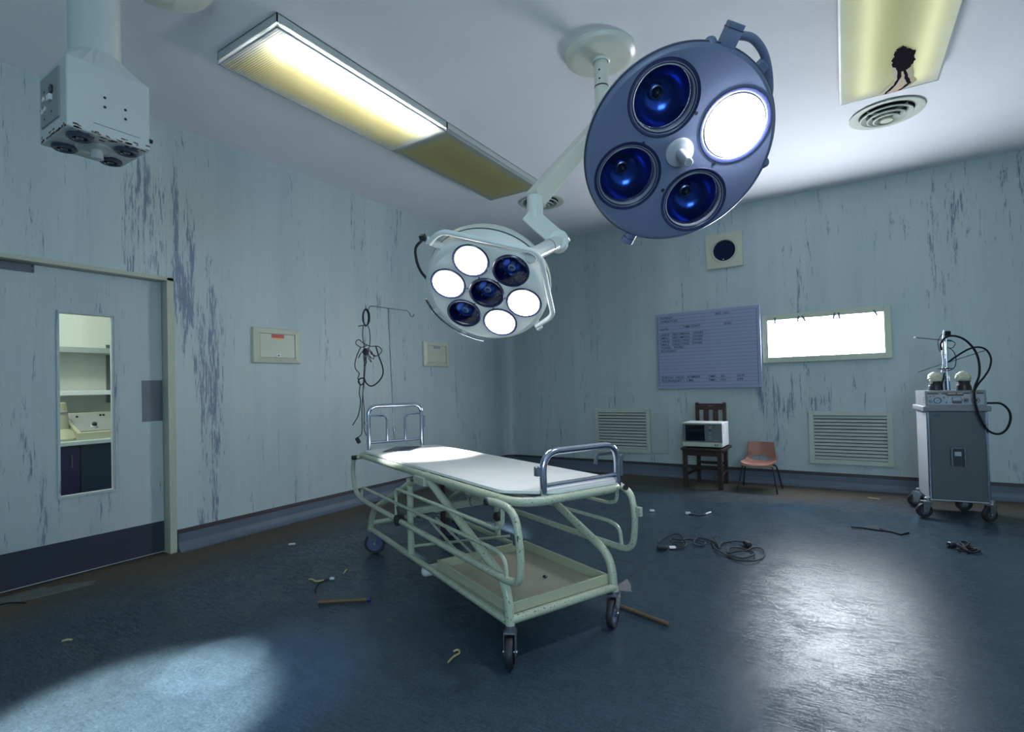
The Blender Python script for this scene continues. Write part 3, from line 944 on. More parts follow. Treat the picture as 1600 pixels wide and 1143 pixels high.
# ------------------------------------------------------------------ ceiling pendant
t = thing('ceiling_pendant', 'white enamelled gas pendant box on a thick ceiling column', 'pendant', (-2.757, 0.96, CZ))
MB().cyl((0, 0, -0.62), (0, 0, 0), 0.094, seg=32).build('column', m_pendant, t)
h0, h1, hw, hd = -0.985, -0.69, 0.152, 0.15
bx = MB()
bx.box2((-hw, -hd, h0), (hw, hd, h1), 0.006)
bx.build('housing', m_pendant, t)
co = []
n = 32
for k in range(n):
    a = 2 * PI * k / n
    c_, s_ = math.cos(a), math.sin(a)
    q = 1 / max(abs(c_), abs(s_))
    co.append((c_ * q * (hw - 0.004), s_ * q * (hd - 0.004), h1 - 0.004))
for k in range(n):
    a = 2 * PI * k / n
    co.append((math.cos(a) * 0.095, math.sin(a) * 0.095, h1 + 0.10))
top = MB()
top.faces(co, [(k, (k + 1) % n, n + (k + 1) % n, n + k) for k in range(n)], False)
top.build('shoulder', m_pendant, t)
sp_ = MB().box2((-0.115, -hd - 0.006, h0 + 0.055), (0.085, -hd + 0.002, h1 - 0.03), 0.003).build('socket_plate', m_sockplate, t)
MB().box2((-0.005, -hd - 0.012, h0 + 0.17), (0.03, -hd - 0.005, h0 + 0.20), 0.002).build('switch', m_darkplastic, sp_)
MB().box2((-0.012, -hd - 0.018, h0 + 0.14), (0.022, -hd - 0.005, h0 + 0.165), 0.003).build('socket', m_white, sp_)
for x, z in ((-0.075, 0.17), (-0.09, 0.12), (-0.06, 0.125)):
    MB().lathe([(0.006, 0), (0.011, 0.001), (0.012, 0.006), (0.008, 0.008)], (x, -hd - 0.005, h0 + z), (0, -1, 0), 14).build('indicator', m_white, sp_)
for x, z in ((-0.07, 0.20), (0.0, 0.21), (-0.07, 0.085), (0.01, 0.095)):
    MB().cyl((x, -hd - 0.004, h0 + z), (x, -hd - 0.0075, h0 + z), 0.005, seg=8).build('screw', m_darkplastic, sp_)
for y, z in ((-0.02, 0.128), (-0.02, 0.168), (0.055, 0.108), (0.055, 0.148)):
    MB().cyl((hw - 0.001, y, h0 + z), (hw + 0.002, y, h0 + z), 0.0055, seg=10).build('screw_hole', m_darkplastic, t)
MB().cyl((hw - 0.004, hd - 0.002, h0 + 0.05), (hw - 0.004, hd + 0.01, h0 + 0.05), 0.009, seg=10).build('side_screw', m_darkplastic, t)
MB().box2((hw - 0.0005, -0.06, h0 + 0.045), (hw + 0.001, 0.11, h0 + 0.047)).build('seam', m_dull, t)
for x, y in ((0.085, -0.085), (-0.085, -0.085), (0.085, 0.085), (-0.085, 0.085)):
    o_ = MB().lathe([(0.044, 0), (0.046, -0.010), (0.038, -0.016), (0.028, -0.014), (0.024, -0.002), (0.0001, -0.002)], (x, y, h0), seg=24).build('gas_outlet', m_outlet, t)
    MB().lathe([(0.012, 0), (0.013, -0.012), (0.007, -0.014), (0.006, -0.001)], (x, y, h0 - 0.001), seg=14).build('outlet_core', m_steel, o_)
o_ = MB().lathe([(0.072, 0), (0.073, -0.006), (0.062, -0.010), (0.05, -0.006), (0.036, -0.011), (0.0001, -0.011)], (0, 0, h0), seg=30).build('centre_plate', m_pendant, t)
MB().cyl((0.01, 0.0, h0 - 0.01), (0.01, 0.0, h0 - 0.05), 0.021, 0.024, 16, 0.003).build('nozzle', m_fitting, o_)
ru = MB()
for k in range(90):
    sd = random.choice((0, 1, 2))
    u_ = random.uniform(-1, 1)
    sz = random.uniform(0.003, 0.010)
    if sd == 0:
        p, s = (hw + 0.0002, u_ * 0.145, h0 + 0.004 + random.random() ** 3 * 0.02), (0.0008, sz * 2, sz * 0.7)
    elif sd == 1:
        p, s = (u_ * 0.14, -hd - 0.0002, h0 + 0.004 + random.random() ** 3 * 0.02), (sz * 2, 0.0008, sz * 0.7)
    else:
        p, s = (hw - 0.012 - random.random() ** 2 * 0.05, u_ * 0.14, h0 - 0.0003), (sz * 1.4, sz * 2.2, 0.0008)
    ru.box(p, s, None)
o_ = ru.build('rust_chips', m_rust, t)
o_['kind'] = 'stuff'

# ------------------------------------------------------------------ operating lamps
def frame_mat(c, n_, a_):
    n_ = Vector(n_).normalized()
    a_ = (Vector(a_) - n_ * Vector(a_).dot(n_)).normalized()
    b_ = n_.cross(a_)
    return Matrix(((a_.x, b_.x, n_.x, c[0]), (a_.y, b_.y, n_.y, c[1]), (a_.z, b_.z, n_.z, c[2]), (0, 0, 0, 1)))

HUB = Vector((-1.23, 3.07, CZ))
ol = thing('operating_lamp', 'twin headed operating theatre lamp on a round ceiling canopy', 'surgical lamp', HUB)
T0 = Matrix.Translation(-HUB)
MB(T0).lathe([(0.218, 0), (0.222, -0.012), (0.216, -0.03), (0.195, -0.045), (0.17, -0.05), (0.0001, -0.052)], HUB, (0, 0, 1), 48).build('canopy', m_lamparm, ol)
MB(T0).lathe([(0.048, -0.05), (0.058, -0.052), (0.058, -0.062), (0.05, -0.066)], HUB, (0, 0, 1), 28).build('stem_collar', m_lampwhite, ol)
stem = MB(T0).cyl(HUB + Vector((0, 0, -0.05)), HUB + Vector((0, 0, -0.60)), 0.043, seg=24).build('stem', m_lamparm, ol)
for z in (-0.13, -0.185):
    d_ = Vector((0.15, -1, 0)).normalized()
    MB(T0).cyl(HUB + d_ * 0.041 + Vector((0, 0, z)), HUB + d_ * 0.045 + Vector((0, 0, z)), 0.006, seg=8).build('screw', m_darkplastic, stem)
MB(T0).lathe([(0.0435, -0.215), (0.0445, -0.217), (0.0445, -0.222), (0.0435, -0.224)], HUB, (0, 0, 1), 28).build('joint_line', m_darkplastic, stem)
MB(T0).cyl(HUB + Vector((0, 0, -0.36)), HUB + Vector((0, 0, -0.62)), 0.062, seg=24, bevel=0.01).build('hub', m_lampwhite, ol)

def taper_box(mb, p0, p1, w0, h0_, w1, h1_, up=(0, 0, 1), bev=0.008):
    p0, p1 = Vector(p0), Vector(p1)
    d = (p1 - p0).normalized()
    s = d.cross(Vector(up)).normalized()
    u_ = s.cross(d)
    co = []
    for p, w_, h_ in ((p0, w0, h0_), (p1, w1, h1_)):
        for sx, sy in ((-1, -1), (1, -1), (1, 1), (-1, 1)):
            co.append(p + s * sx * w_ / 2 + u_ * sy * h_ / 2)
    _, fs = mb.faces(co, [(0, 3, 2, 1), (4, 5, 6, 7), (0, 1, 5, 4), (1, 2, 6, 5), (2, 3, 7, 6), (3, 0, 4, 7)])
    es = list({e for f in fs for e in f.edges})
    bmesh.ops.bevel(mb.bm, geom=es, offset=bev, segments=3, affect='EDGES', profile=0.5)
    return mb

ELB, ELB2 = Vector((-1.367, 2.428, 2.195)), Vector((-1.372, 2.428, 2.10))
taper_box(MB(T0), HUB + Vector((-0.01, -0.03, -0.47)), ELB, 0.085, 0.085, 0.085, 0.10).build('spring_arm', m_lamparm, ol)
MB(T0).cyl(ELB + Vector((0, 0, 0.02)), ELB2 + Vector((0, 0, -0.02)), 0.044, seg=20, bevel=0.008).build('elbow_pivot', m_lampwhite, ol)
KN = Vector((-1.252, 2.462, 1.955))
la = taper_box(MB(T0), ELB2 + Vector((-0.03, -0.008, 0.018)), KN + Vector((0.03, 0.006, -0.02)), 0.08, 0.09, 0.08, 0.09, bev=0.008).build('lower_arm', m_lampwhite, ol)
vdir = (Vector((0, 0, 1.2)) - KN).normalized()
vd = Vector((vdir.x, vdir.y, 0)).normalized()
kn_ = MB(T0).cyl(KN - vd * 0.045, KN + vd * 0.048, 0.052, seg=32, bevel=0.004).build('knuckle', m_lampwhite, ol)
MB(T0).lathe([(0.018, 0), (0.022, 0.002), (0.024, 0.003), (0.016, 0.001), (0.0001, 0.001)], KN + vd * 0.048, vd, 20).build('pivot_cap', m_lamparm, kn_)
APX = Vector((-1.236, 2.17, 1.828))
taper_end = APX + (APX - KN).normalized() * 0.05
nk = MB(T0).cyl(KN + (APX - KN).normalized() * 0.03, taper_end, 0.038, 0.033, seg=20, bevel=0.006).build('neck', m_lampwhite, ol)
mid = KN + (APX - KN) * 0.42
MB(T0).lathe([(0.0375, -0.003), (0.0385, -0.001), (0.0385, 0.001), (0.0375, 0.003)], mid, APX - KN, 24).build('neck_joint', m_darkplastic, nk)

# --- small seven-lens head
cS, nS, aS = (-1.525, 2.175, 1.675), (0.185, -0.658, -0.73), (-0.963, -0.271, 0.0)
MS = T0 @ frame_mat(cS, nS, aS)
sb = [(0.023, -0.2), (-0.160, -0.121), (-0.182, 0.078), (-0.025, 0.194), (0.157, 0.117), (0.183, -0.079), (-0.004, -0.003)]
lit_s = {0, 2, 3, 5}
def holed_face(mb, r, holes, hr):
    fb = mb.bm
    def ring_edges(cx, cy, rr, n):
        vs_ = [fb.verts.new(mb.xf @ Vector((cx + rr * math.cos(2 * PI * k / n), cy + rr * math.sin(2 * PI * k / n), 0))) for k in range(n)]
        return [fb.edges.new((vs_[k], vs_[(k + 1) % n])) for k in range(n)]
    ed = ring_edges(0, 0, r, 72)
    for hx_, hy_ in holes:
        ed += ring_edges(hx_, hy_, hr, 40)
    bmesh.ops.triangle_fill(fb, use_beauty=True, edges=ed)
MS2 = MS @ Matrix.Translation((0.010, 0.009, 0))
head = MB(MS2)
holed_face(head, 0.285, [(x - 0.010, y - 0.009) for x, y in sb], 0.083)
head.lathe([(0.285, 0.0), (0.303, -0.006), (0.316, -0.022), (0.321, -0.045), (0.322, -0.095)], seg=72)
head = head.build('small_lamp_head', m_lampwhite, ol)
head['label'] = 'white seven lens lamp head, four lenses lit'
MB(MS2).lathe([(0.316, -0.104), (0.324, -0.108), (0.325, -0.135), (0.31, -0.165), (0.25, -0.20), (0.12, -0.22), (0.0001, -0.225)], seg=72).build('back_shell', m_lamparm, head)
MB(MS2).lathe([(0.319, -0.094), (0.3235, -0.097), (0.3235, -0.103), (0.315, -0.106)], seg=72).build('seal', m_darkplastic, head)
for k, (x, y) in enumerate(sb):
    MB(MS).lathe([(0.0925, 0.0), (0.0925, 0.005), (0.088, 0.009), (0.080, 0.006), (0.078, -0.004)], (x, y, 0), seg=44).build('lens_ring', m_bezel, head)
    if k in lit_s:
        MB(MS).lathe([(0.0795, 0.006), (0.068, 0.016), (0.045, 0.023), (0.0001, 0.026)], (x, y, 0), seg=36).build('lens', m_lenssmall, head)
    else:
        MB(MS).lathe([(0.081, -0.002), (0.077, -0.022), (0.064, -0.045), (0.042, -0.058), (0.015, -0.064), (0.0001, -0.064)], (x, y, 0), seg=40).build('reflector', m_bowl, head)
        MB(MS).lathe([(0.014, -0.064), (0.016, -0.035), (0.019, -0.030), (0.019, -0.024), (0.011, -0.022), (0.010, -0.030)], (x, y, 0), seg=20).build('bulb', m_bulb, head)
        MB(MS).lathe([(0.081, 0.004), (0.06, 0.012), (0.03, 0.016), (0.0001, 0.017)], (x, y, 0), seg=36).build('lens', m_lensglass, head)
        for q in range(4):
            t_ = q * PI / 2 + 0.7
            MB(MS).sphere((x + 0.06 * math.cos(t_), y + 0.06 * math.sin(t_), -0.038), 0.0045, 8).build('lens_stud', m_white, head)
for k in range(6):
    a = math.atan2(sb[k][1], sb[k][0])
    MB(MS).cyl((math.cos(a) * 0.099, math.sin(a) * 0.099, 0), (math.cos(a) * 0.099, math.sin(a) * 0.099, 0.002), 0.004, seg=8).build('rivet', m_darkplastic, head)
yk = fillet([(0.20, -0.318, 0.0), (0.149, -0.359, 0.004), (0.103, -0.371, 0.004), (-0.297, -0.22, 0.004), (-0.322, -0.17, 0.004), (-0.319, 0.157, 0.004), (-0.294, 0.19, 0.0), (-0.214, 0.246, -0.01)], 0.03, 5)
yo = MB(MS).tube(yk, 0.0135, 12).build('yoke', m_lampwhite, ol)
for p, q in (((0.205, -0.325), (0.162, -0.257)), ((-0.222, 0.255), (-0.196, 0.225))):
    MB(MS).cyl((p[0] * 1.04, p[1] * 1.04, -0.005), (q[0], q[1], -0.05), 0.018, seg=14, bevel=0.003).build('yoke_pivot', m_lampwhite, yo)
MB(MS).box((0.222, -0.352, -0.0), (0.03, 0.03, 0.025), None, 0.004).build('pivot_knob', m_darkplastic, yo)
a0, a1 = math.atan2(0.02, 0.348), math.atan2(0.343, 0.114)
hp = [(0.352 * math.cos(a0 + (a1 - a0) * k / 14), 0.352 * math.sin(a0 + (a1 - a0) * k / 14), -0.02) for k in range(15)]
hd_ = MB(MS).tube(hp, 0.0065, 8).build('hand_rail', m_chrome, head)
for k in (3, 10):
    x, y, z = hp[k]
    MB(MS).box((x * 0.935, y * 0.935, z - 0.004), (0.075, 0.026, 0.014), Matrix.Rotation(math.atan2(y, x), 4, 'Z'), 0.003).build('rail_bracket', m_lampwhite, head)
cab = [(0.23, -0.335, -0.01), (0.30, -0.28, -0.04), (0.335, -0.20, -0.06), (0.338, -0.13, -0.06), (0.318, -0.07, -0.06)]
MB(MS).tube(smooth_path(cab), 0.007, 8).build('feed_cable', m_greycable, head)

# --- large four-lens head
cB, nB, aB = (-0.579, 2.327, 2.205), (0.433, -0.609, -0.665), (-0.815, -0.58, 0.0)
MBg = T0 @ frame_mat(cB, nB, aB)
bb = [(0.112, -0.211), (-0.218, -0.106), (-0.116, 0.217), (0.213, 0.106)]
hb = MB(MBg)
# face built with real holes for the three recessed reflectors
NR, NA = 26, 96
RO = 0.412
def zface(r):
    return 0.012 * (1 - (r / RO) ** 2)
import itertools
hole = 0.134
def inside_hole(x, y):
    return any(math.hypot(x - bx_, y - by_) < hole for bx_, by_ in bb)
# triangulate face: concentric rim + hole rims using bmesh triangle fill
ring_v = []
fb = hb.bm
def ring_edges(cx, cy, r, n, z=0.0):
    vs_ = [fb.verts.new(hb.xf @ Vector((cx + r * math.cos(2 * PI * k / n), cy + r * math.sin(2 * PI * k / n), z))) for k in range(n)]
    return [fb.edges.new((vs_[k], vs_[(k + 1) % n])) for k in range(n)]
ed = ring_edges(0, 0, 0.395, 96)
for bx_, by_ in bb:
    ed += ring_edges(bx_, by_, hole, 48)
bmesh.ops.triangle_fill(fb, use_beauty=True, edges=ed)
hb.lathe([(0.395, 0.0), (0.406, -0.004), (0.411, -0.012)], seg=96)
head2 = hb.build('large_lamp_head', m_lampblue, ol)
head2['label'] = 'blue grey four lens lamp head, one lens lit'
MB(MBg).lathe([(0.411, -0.012), (0.417, -0.018), (0.417, -0.028), (0.412, -0.032)], seg=96).build('dark_rim', m_lamprim, head2)
MB(MBg).lathe([(0.412, -0.03), (0.414, -0.05), (0.395, -0.11), (0.33, -0.17), (0.2, -0.215), (0.0001, -0.23)], seg=96).build('back_shell', m_lampwhite, head2)
for k, (x, y) in enumerate(bb):
    MB(MBg).lathe([(0.152, -0.001), (0.150, 0.003), (0.140, 0.002), (0.128, -0.008), (0.124, -0.02)], (x, y, 0), seg=56).build('bezel', m_bezel, head2)
    MB(MBg).lathe([(0.130, -0.004), (0.127, -0.002), (0.1235, -0.004), (0.1225, -0.012)], (x, y, 0), seg=56).build('inner_ring', m_bezelgrey, head2)
    if k == 1:
        MB(MBg).lathe([(0.120, 0.0), (0.105, 0.014), (0.07, 0.027), (0.03, 0.032), (0.0001, 0.033)], (x, y, 0), seg=48).build('lens', m_lensbig, head2)
        continue
    MB(MBg).lathe([(0.1225, -0.010), (0.1225, -0.050)], (x, y, 0), seg=56).build('mirror_band', m_reflect, head2)
    MB(MBg).lathe([(0.1225, -0.05), (0.113, -0.078), (0.090, -0.108), (0.058, -0.127), (0.028, -0.134), (0.026, -0.12), (0.02, -0.119), (0.018, -0.132), (0.0001, -0.133)], (x, y, 0), seg=48).build('reflector', m_bowl, head2)
    MB(MBg).lathe([(0.027, -0.132), (0.030, -0.118), (0.024, -0.114), (0.020, -0.118)], (x, y, 0), seg=24).build('bulb_ring', m_steel, head2)
    MB(MBg).sphere((x, y, -0.112), 0.015, 14, 1, 1, 1.3).build('bulb', m_darkplastic, head2)
    MB(MBg).lathe([(0.1225, -0.018), (0.08, -0.012), (0.04, -0.009), (0.0001, -0.008)], (x, y, 0), seg=40).build('lens', m_lensglass, head2)
hh = MB(MBg).lathe([(0.0001, 0.016), (0.05, 0.014), (0.060, 0.008), (0.062, 0.0)], seg=36).build('handle_plate', m_cartside, head2)
MB(MBg).cyl((0, 0, 0.01), (0, 0, 0.135), 0.021, 0.019, 20, 0.004).build('handle', m_cartside, hh)
for x, y in ((-0.036, -0.158), (0.168, -0.039), (-0.168, 0.048), (0.04, 0.166)):
    MB(MBg).cyl((x, y, -0.001), (x, y, 0.002), 0.0075, seg=12).build('face_screw', m_darkplastic, head2)
def rim_pt(x, y, r):
    q = r / math.hypot(x, y)
    return (x * q, y * q)
ra = Matrix.Rotation(math.atan2(-0.458, -0.123), 4, 'Z')
bl = MB(MBg @ ra).box((0.447, 0, -0.03), (0.085, 0.062, 0.05), None, 0.004).build('clamp_block', m_lampblue, head2)
MB(MBg @ ra).box((0.468, 0, -0.03), (0.004, 0.064, 0.052)).build('clamp_seam', m_lamprim, bl)
hp = [(-0.150, -0.43, -0.035), (-0.21, -0.42, -0.04), (-0.27, -0.375, -0.045), (-0.315, -0.31, -0.05), (-0.345, -0.245, -0.055), (-0.355, -0.215, -0.06)]
MB(MBg).tube(smooth_path(hp), 0.0165, 12).build('curved_handle', m_lampblue, head2)
x, y = rim_pt(-0.275, -0.315, 0.42)
MB(MBg).box((x, y, -0.045), (0.05, 0.05, 0.03), Matrix.Rotation(math.atan2(y, x), 4, 'Z'), 0.004).build('handle_lug', m_lampblue, head2)
for (x, y), r in (((-0.043, -0.405), 0.026), ((-0.415, 0.058), 0.025)):
    MB(MBg).sphere((x * 0.995, y * 0.995, -0.035), r, 16).build('rim_stud', m_lampblue, head2)
x, y = 0.141, 0.403
kb = MB(MBg).cyl((x * 0.95, y * 0.95, -0.045), (x * 1.10, y * 1.10, -0.045), 0.031, seg=20, bevel=0.004).build('rim_knob', m_lampblue, head2)
MB(MBg).lathe([(0.0312, -0.002), (0.0325, 0), (0.0325, 0.002), (0.0312, 0.004)], (x * 1.03, y * 1.03, -0.045), (x, y, 0), 20).build('knob_line', m_lamprim, kb)
# arm that carries the large head, hidden behind it
bc = Vector(cB) + Vector(nB).normalized() * -0.22
am = bc + Vector((-0.12, 0.35, 0.22))
MB(T0).tube(fillet([HUB + Vector((0.0, 0, -0.58)), am, bc], 0.12, 6), 0.032, 14).build('head_arm', m_lamparm, ol)

# ------------------------------------------------------------------ castors
def castor(parent, loc, heading, r, mw, hub_r=0.72, fork=0.045, top=None):
    """fork with pivot at loc (z = height of its top), wheel trails along heading"""
    x, y, z = loc
    m = Matrix.Translation((x, y, 0)) @ Matrix.Rotation(heading, 4, 'Z')
    off_ = r * 0.45
    f = MB(m)
    f.cyl((0, 0, z - 0.03), (0, 0, z), 0.022, seg=16, bevel=0.003)
    zt = 2 * r + 0.006
    f.cyl((0, 0, zt), (0, 0, z - 0.028), 0.03, 0.026, seg=16, bevel=0.003)
    for s in (-1, 1):
        f.prism([(-0.025, zt + 0.012), (0.035 + off_ * 0.4, zt + 0.012), (off_ + 0.018, r - 0.012), (off_ - 0.018, r - 0.012)], 0.004, Matrix.Translation((0, s * 0.024 + 0.002, 0)) @ Matrix.Rotation(PI / 2, 4, 'X'))
    f.box((off_ * 0.3, 0, zt + 0.008), (0.075, 0.052, 0.008), None, 0.002)
    c = f.build('castor', m_steel if hub_r < 0.6 else m_dull, parent)
    MB(m).lathe([(r * hub_r, -0.015), (r * 0.95, -0.015), (r, -0.008), (r, 0.008), (r * 0.95, 0.015), (r * hub_r, 0.015)], (off_, 0, r), (0, 1, 0), 28).build('tyre', m_rubber, c)
    MB(m).lathe([(0.0001, -0.016), (r * 0.2, -0.016), (r * 0.25, -0.010), (r * (hub_r + 0.02), -0.012), (r * (hub_r + 0.02), 0.012), (r * 0.25, 0.010), (r * 0.2, 0.016), (0.0001, 0.016)], (off_, 0, r), (0, 1, 0), 24).build('wheel', mw, c)
    MB(m).cyl((off_, -0.031, r), (off_, 0.031, r), 0.007, seg=10).build('axle', m_steel, c)
    return c

# ------------------------------------------------------------------ patient trolley
TROT = math.radians(-24.1)
tr = thing('patient_trolley', 'pale green tubular patient trolley with white top and chrome end rails', 'trolley', (-1.253, 1.908, 0), TROT)
VW = 0.62
# top panel
ZT = 0.735
outline = fillet([(-2.06, 0.05, 0), (-2.0, 0.012, 0), (-0.07, 0.012, 0), (0.03, 0.10, 0), (0.105, 0.19, 0), (0.105, 0.55, 0), (0.04, 0.608, 0), (-2.0, 0.608, 0), (-2.06, 0.57, 0)], 0.03, 3, True)
MB().prism([(p.x, p.y) for p in outline], 0.013, Matrix.Translation((0, 0, ZT - 0.013))).build('top_panel', m_bed, tr)
ring = fillet([(-2.075, 0.0, 0.70), (0.10, 0.0, 0.70), (0.10, VW, 0.70), (-2.075, VW, 0.70)], [0.05, 0.16, 0.13, 0.05], 8, True)
MB().tube(ring, 0.0205, 14, True).build('top_frame', m_trolley, tr)
rf = MB()
for uu in (-1.7, -1.05, -0.4):
    rf.box((uu, VW / 2, 0.705), (0.035, VW - 0.02, 0.02))
rf.build('cross_bearer', m_trolley, tr)
for v_ in (0.0, VW):
    fo = fillet([(-0.80, v_, 0.672), (-0.02, v_, 0.335), (0.0, v_, 0.15)], 0.09, 6)
    MB().tube(fo, 0.0215, 14).build('leg', m_trolley, tr)
    bo = fillet([(-0.97, v_, 0.672), (-1.80, v_, 0.335), (-1.88, v_, 0.15)], 0.11, 6)
    MB().tube(bo, 0.0205, 14).build('leg', m_trolley, tr)
    MB().box((-0.90, v_ - 0.004 if v_ == 0 else v_ + 0.004, 0.668), (0.15, 0.052, 0.05), None, 0.006).build('hinge_block', m_trolley, tr)
    MB().cyl((-1.0, v_ - 0.034, 0.662) if v_ == 0 else (-1.0, v_ + 0.034, 0.662), (-1.0, v_, 0.662), 0.013, seg=12).build('hinge_bolt', m_dull, tr)
    MB().tube([(-1.10, v_, 0.655), (-1.10, v_, 0.185)], 0.020, 12).build('post', m_trolley, tr)
    MB().tube([(-1.875, v_, 0.185), (0.0, v_, 0.172)], 0.0175, 12).build('base_rail', m_trolley, tr)
MB().tube([(0.0, 0.0, 0.185), (0.0, VW, 0.185)], 0.0195, 12).build('base_end_rail', m_trolley, tr)
MB().tube([(-1.86, 0.0, 0.225), (-1.86, VW, 0.225)], 0.0175, 12).build('base_end_rail', m_trolley, tr)
MB().tube([(-1.10, 0, 0.24), (-0.95, VW, 0.225)], 0.009, 8).build('tie_rod', m_trolley, tr)
MB().box((-1.10, VW / 2, 0.445), (0.035, VW, 0.045), None, 0.004).build('cross_beam', m_trolley, tr)
MB().box((-1.04, 0.46, 0.50), (0.13, 0.09, 0.05), None, 0.008).build('gear_box', m_trolley, tr)
MB().box((-1.10, 0.10, 0.415), (0.09, 0.10, 0.03), None, 0.006).build('pump_bracket', m_dull, tr)
MB().box((-1.69, 0.5, 0.375), (0.03, 0.03, 0.62), None, 0.003).build('support_strut', m_rubber, tr)
for a_, b_ in (((-1.14, 0.10, 0.42), (-0.78, 0.22, 0.17)), ((-1.12, 0.16, 0.40), (-0.80, 0.30, 0.175)), ((-1.12, 0.30, 0.40), (-0.85, 0.38, 0.19))):
    MB().tube([a_, b_], 0.008, 8).build('linkage_rod', m_trolley, tr)
kn1 = MB().cyl((-1.16, -0.075, 0.395), (-1.16, -0.02, 0.395), 0.034, 0.030, 20, 0.006).build('brake_knob', m_rubber, tr)
MB().tube([(-1.20, -0.045, 0.47), (-1.165, -0.045, 0.40)], 0.007, 8).build('knob_lever', m_rubber, kn1)
MB().cyl((-0.93, VW - 0.12, 0.37), (-0.93, VW - 0.06, 0.37), 0.03, 0.026, 18, 0.006).build('crank_knob', m_rubber, tr)
MB().tube(smooth_path([(-0.98, 0.36, 0.49), (-0.95, 0.33, 0.52), (-0.90, 0.30, 0.51), (-0.87, 0.30, 0.47)]), 0.006, 8).build('release_lever', m_chrome, tr)
# foot pedal
pd = MB(Matrix.Translation((-1.03, 0.14, 0.095)) @ Matrix.Rotation(math.radians(64), 4, 'Z'))
pd.box((0, 0, 0), (0.20, 0.075, 0.06), Matrix.Rotation(math.radians(-8), 4, 'Y'), 0.028, 4)
pd.build('foot_pedal', m_white, tr)
# lower tray
ta, tb_, tv0, tv1, tz = -0.76, -0.025, 0.012, VW - 0.012, 0.192
MB().box2((ta, tv0, tz), (tb_, tv1, tz + 0.006)).build('tray_floor', m_trayfloor, tr)
tw = MB()
tw.box2((ta, tv0, tz - 0.012), (tb_, tv0 + 0.014, tz + 0.052), 0.002, 1)
tw.box2((ta, tv1 - 0.014, tz - 0.012), (tb_, tv1, tz + 0.052), 0.002, 1)
tw.box2((ta, tv0 + 0.014, tz - 0.012), (ta + 0.014, tv1 - 0.014, tz + 0.052), 0.002, 1)
tw.box2((tb_ - 0.014, tv0 + 0.014, tz - 0.012), (tb_, tv1 - 0.014, tz + 0.052), 0.002, 1)
tw.build('tray_rim', m_tray, tr)
MB().box((-0.03, 0.31, 0.184), (0.04, 0.22, 0.016)).build('tray_clip', m_tray, tr)
# drop-down side rails
def side_rail(v_, near):
    if near:
        o_pts = [(-2.03, v_ + 0.04, 0.69), (-2.075, v_, 0.685), (-2.11, v_, 0.58), (-2.06, v_, 0.44), (-1.90, v_, 0.395), (0.06, v_, 0.385), (0.16, v_, 0.40), (0.168, v_, 0.55), (0.13, v_, 0.69), (-0.02, v_, 0.70), (-0.085, v_, 0.693)]
    else:
        o_pts = [(-2.03, v_ - 0.04, 0.69), (-2.075, v_, 0.685), (-2.11, v_, 0.58), (-2.06, v_, 0.42), (-1.90, v_, 0.382), (-0.06, v_, 0.372), (0.085, v_, 0.375), (0.109, v_, 0.54), (0.085, v_, 0.66), (0.0, v_, 0.69), (-0.05, v_, 0.69)]
    r_ = MB().tube(fillet(o_pts, 0.07, 5), 0.0165, 12).build('side_rail', m_trolley, tr)
    e = 0.0 if near else -0.05
    MB().tube(fillet([(-1.90, v_, 0.39), (-1.89, v_, 0.49), (-0.02 + e, v_, 0.492), (0.05 + e, v_, 0.47), (0.06 + e, v_, 0.39)], 0.04, 4), 0.0095, 10).build('rail_bar', m_trolley, r_)
    MB().tube(fillet([(-1.21, v_, 0.39), (-1.205, v_, 0.582), (-0.02 + e, v_, 0.585), (0.035 + e, v_, 0.60), (0.04 + e, v_, 0.69)], 0.04, 4), 0.0095, 10).build('rail_bar', m_trolley, r_)
    s = -1 if near else 1
    for uu, zz in ((-2.055 if near else -2.055, 0.688), (-0.07 if near else -0.005, 0.693)):
        MB().cyl((uu, v_ + s * 0.022, zz), (uu, v_ - s * 0.03, zz), 0.017, seg=14, bevel=0.003).build('pivot_knob', m_darkplastic, r_)
    MB().box((-2.105, v_, 0.60), (0.028, 0.026, 0.04), None, 0.004).build('catch', m_trolley, r_)
    MB().box((0.150 if near else 0.125, v_ + s * 0.004, 0.575), (0.04, 0.02, 0.045), None, 0.003).build('catch', m_dull if near else m_trolley, r_)
side_rail(-0.05, True)
side_rail(VW + 0.05, False)
# chrome foot rail
UF = 0.075
fr_ = MB().tube(fillet([(UF, 0.142, 0.705), (UF, 0.142, 0.905), (UF, 0.59, 0.905), (UF, 0.59, 0.705)], 0.085, 7), 0.0165, 14).build('foot_rail', m_chrome, tr)
MB().tube([(UF, 0.145, 0.757), (UF, 0.588, 0.757)], 0.0115, 12).build('foot_rail_bar', m_chrome, fr_)
MB().box((UF, 0.113, 0.825), (0.02, 0.03, 0.042), None, 0.003).build('rail_socket', m_chrome, fr_)
MB().tube(fillet([(UF - 0.02, 0.62, 0.855), (UF - 0.03, 0.61, 0.862), (UF - 0.03, 0.485, 0.862), (UF - 0.03, 0.478, 0.815)], 0.02, 4), 0.0095, 10).build('locking_lever', m_dull, fr_)
MB().cyl((UF, 0.612, 0.852), (UF, 0.612, 0.75), 0.013, seg=12, bevel=0.003).build('lock_pin', m_dull, fr_)
for v_ in (0.142, 0.59):
    MB().cyl((UF + 0.027, v_ + 0.02, 0.697), (UF + 0.04, v_ + 0.02, 0.697), 0.013, seg=14).build('rail_plug', m_rubber, fr_)
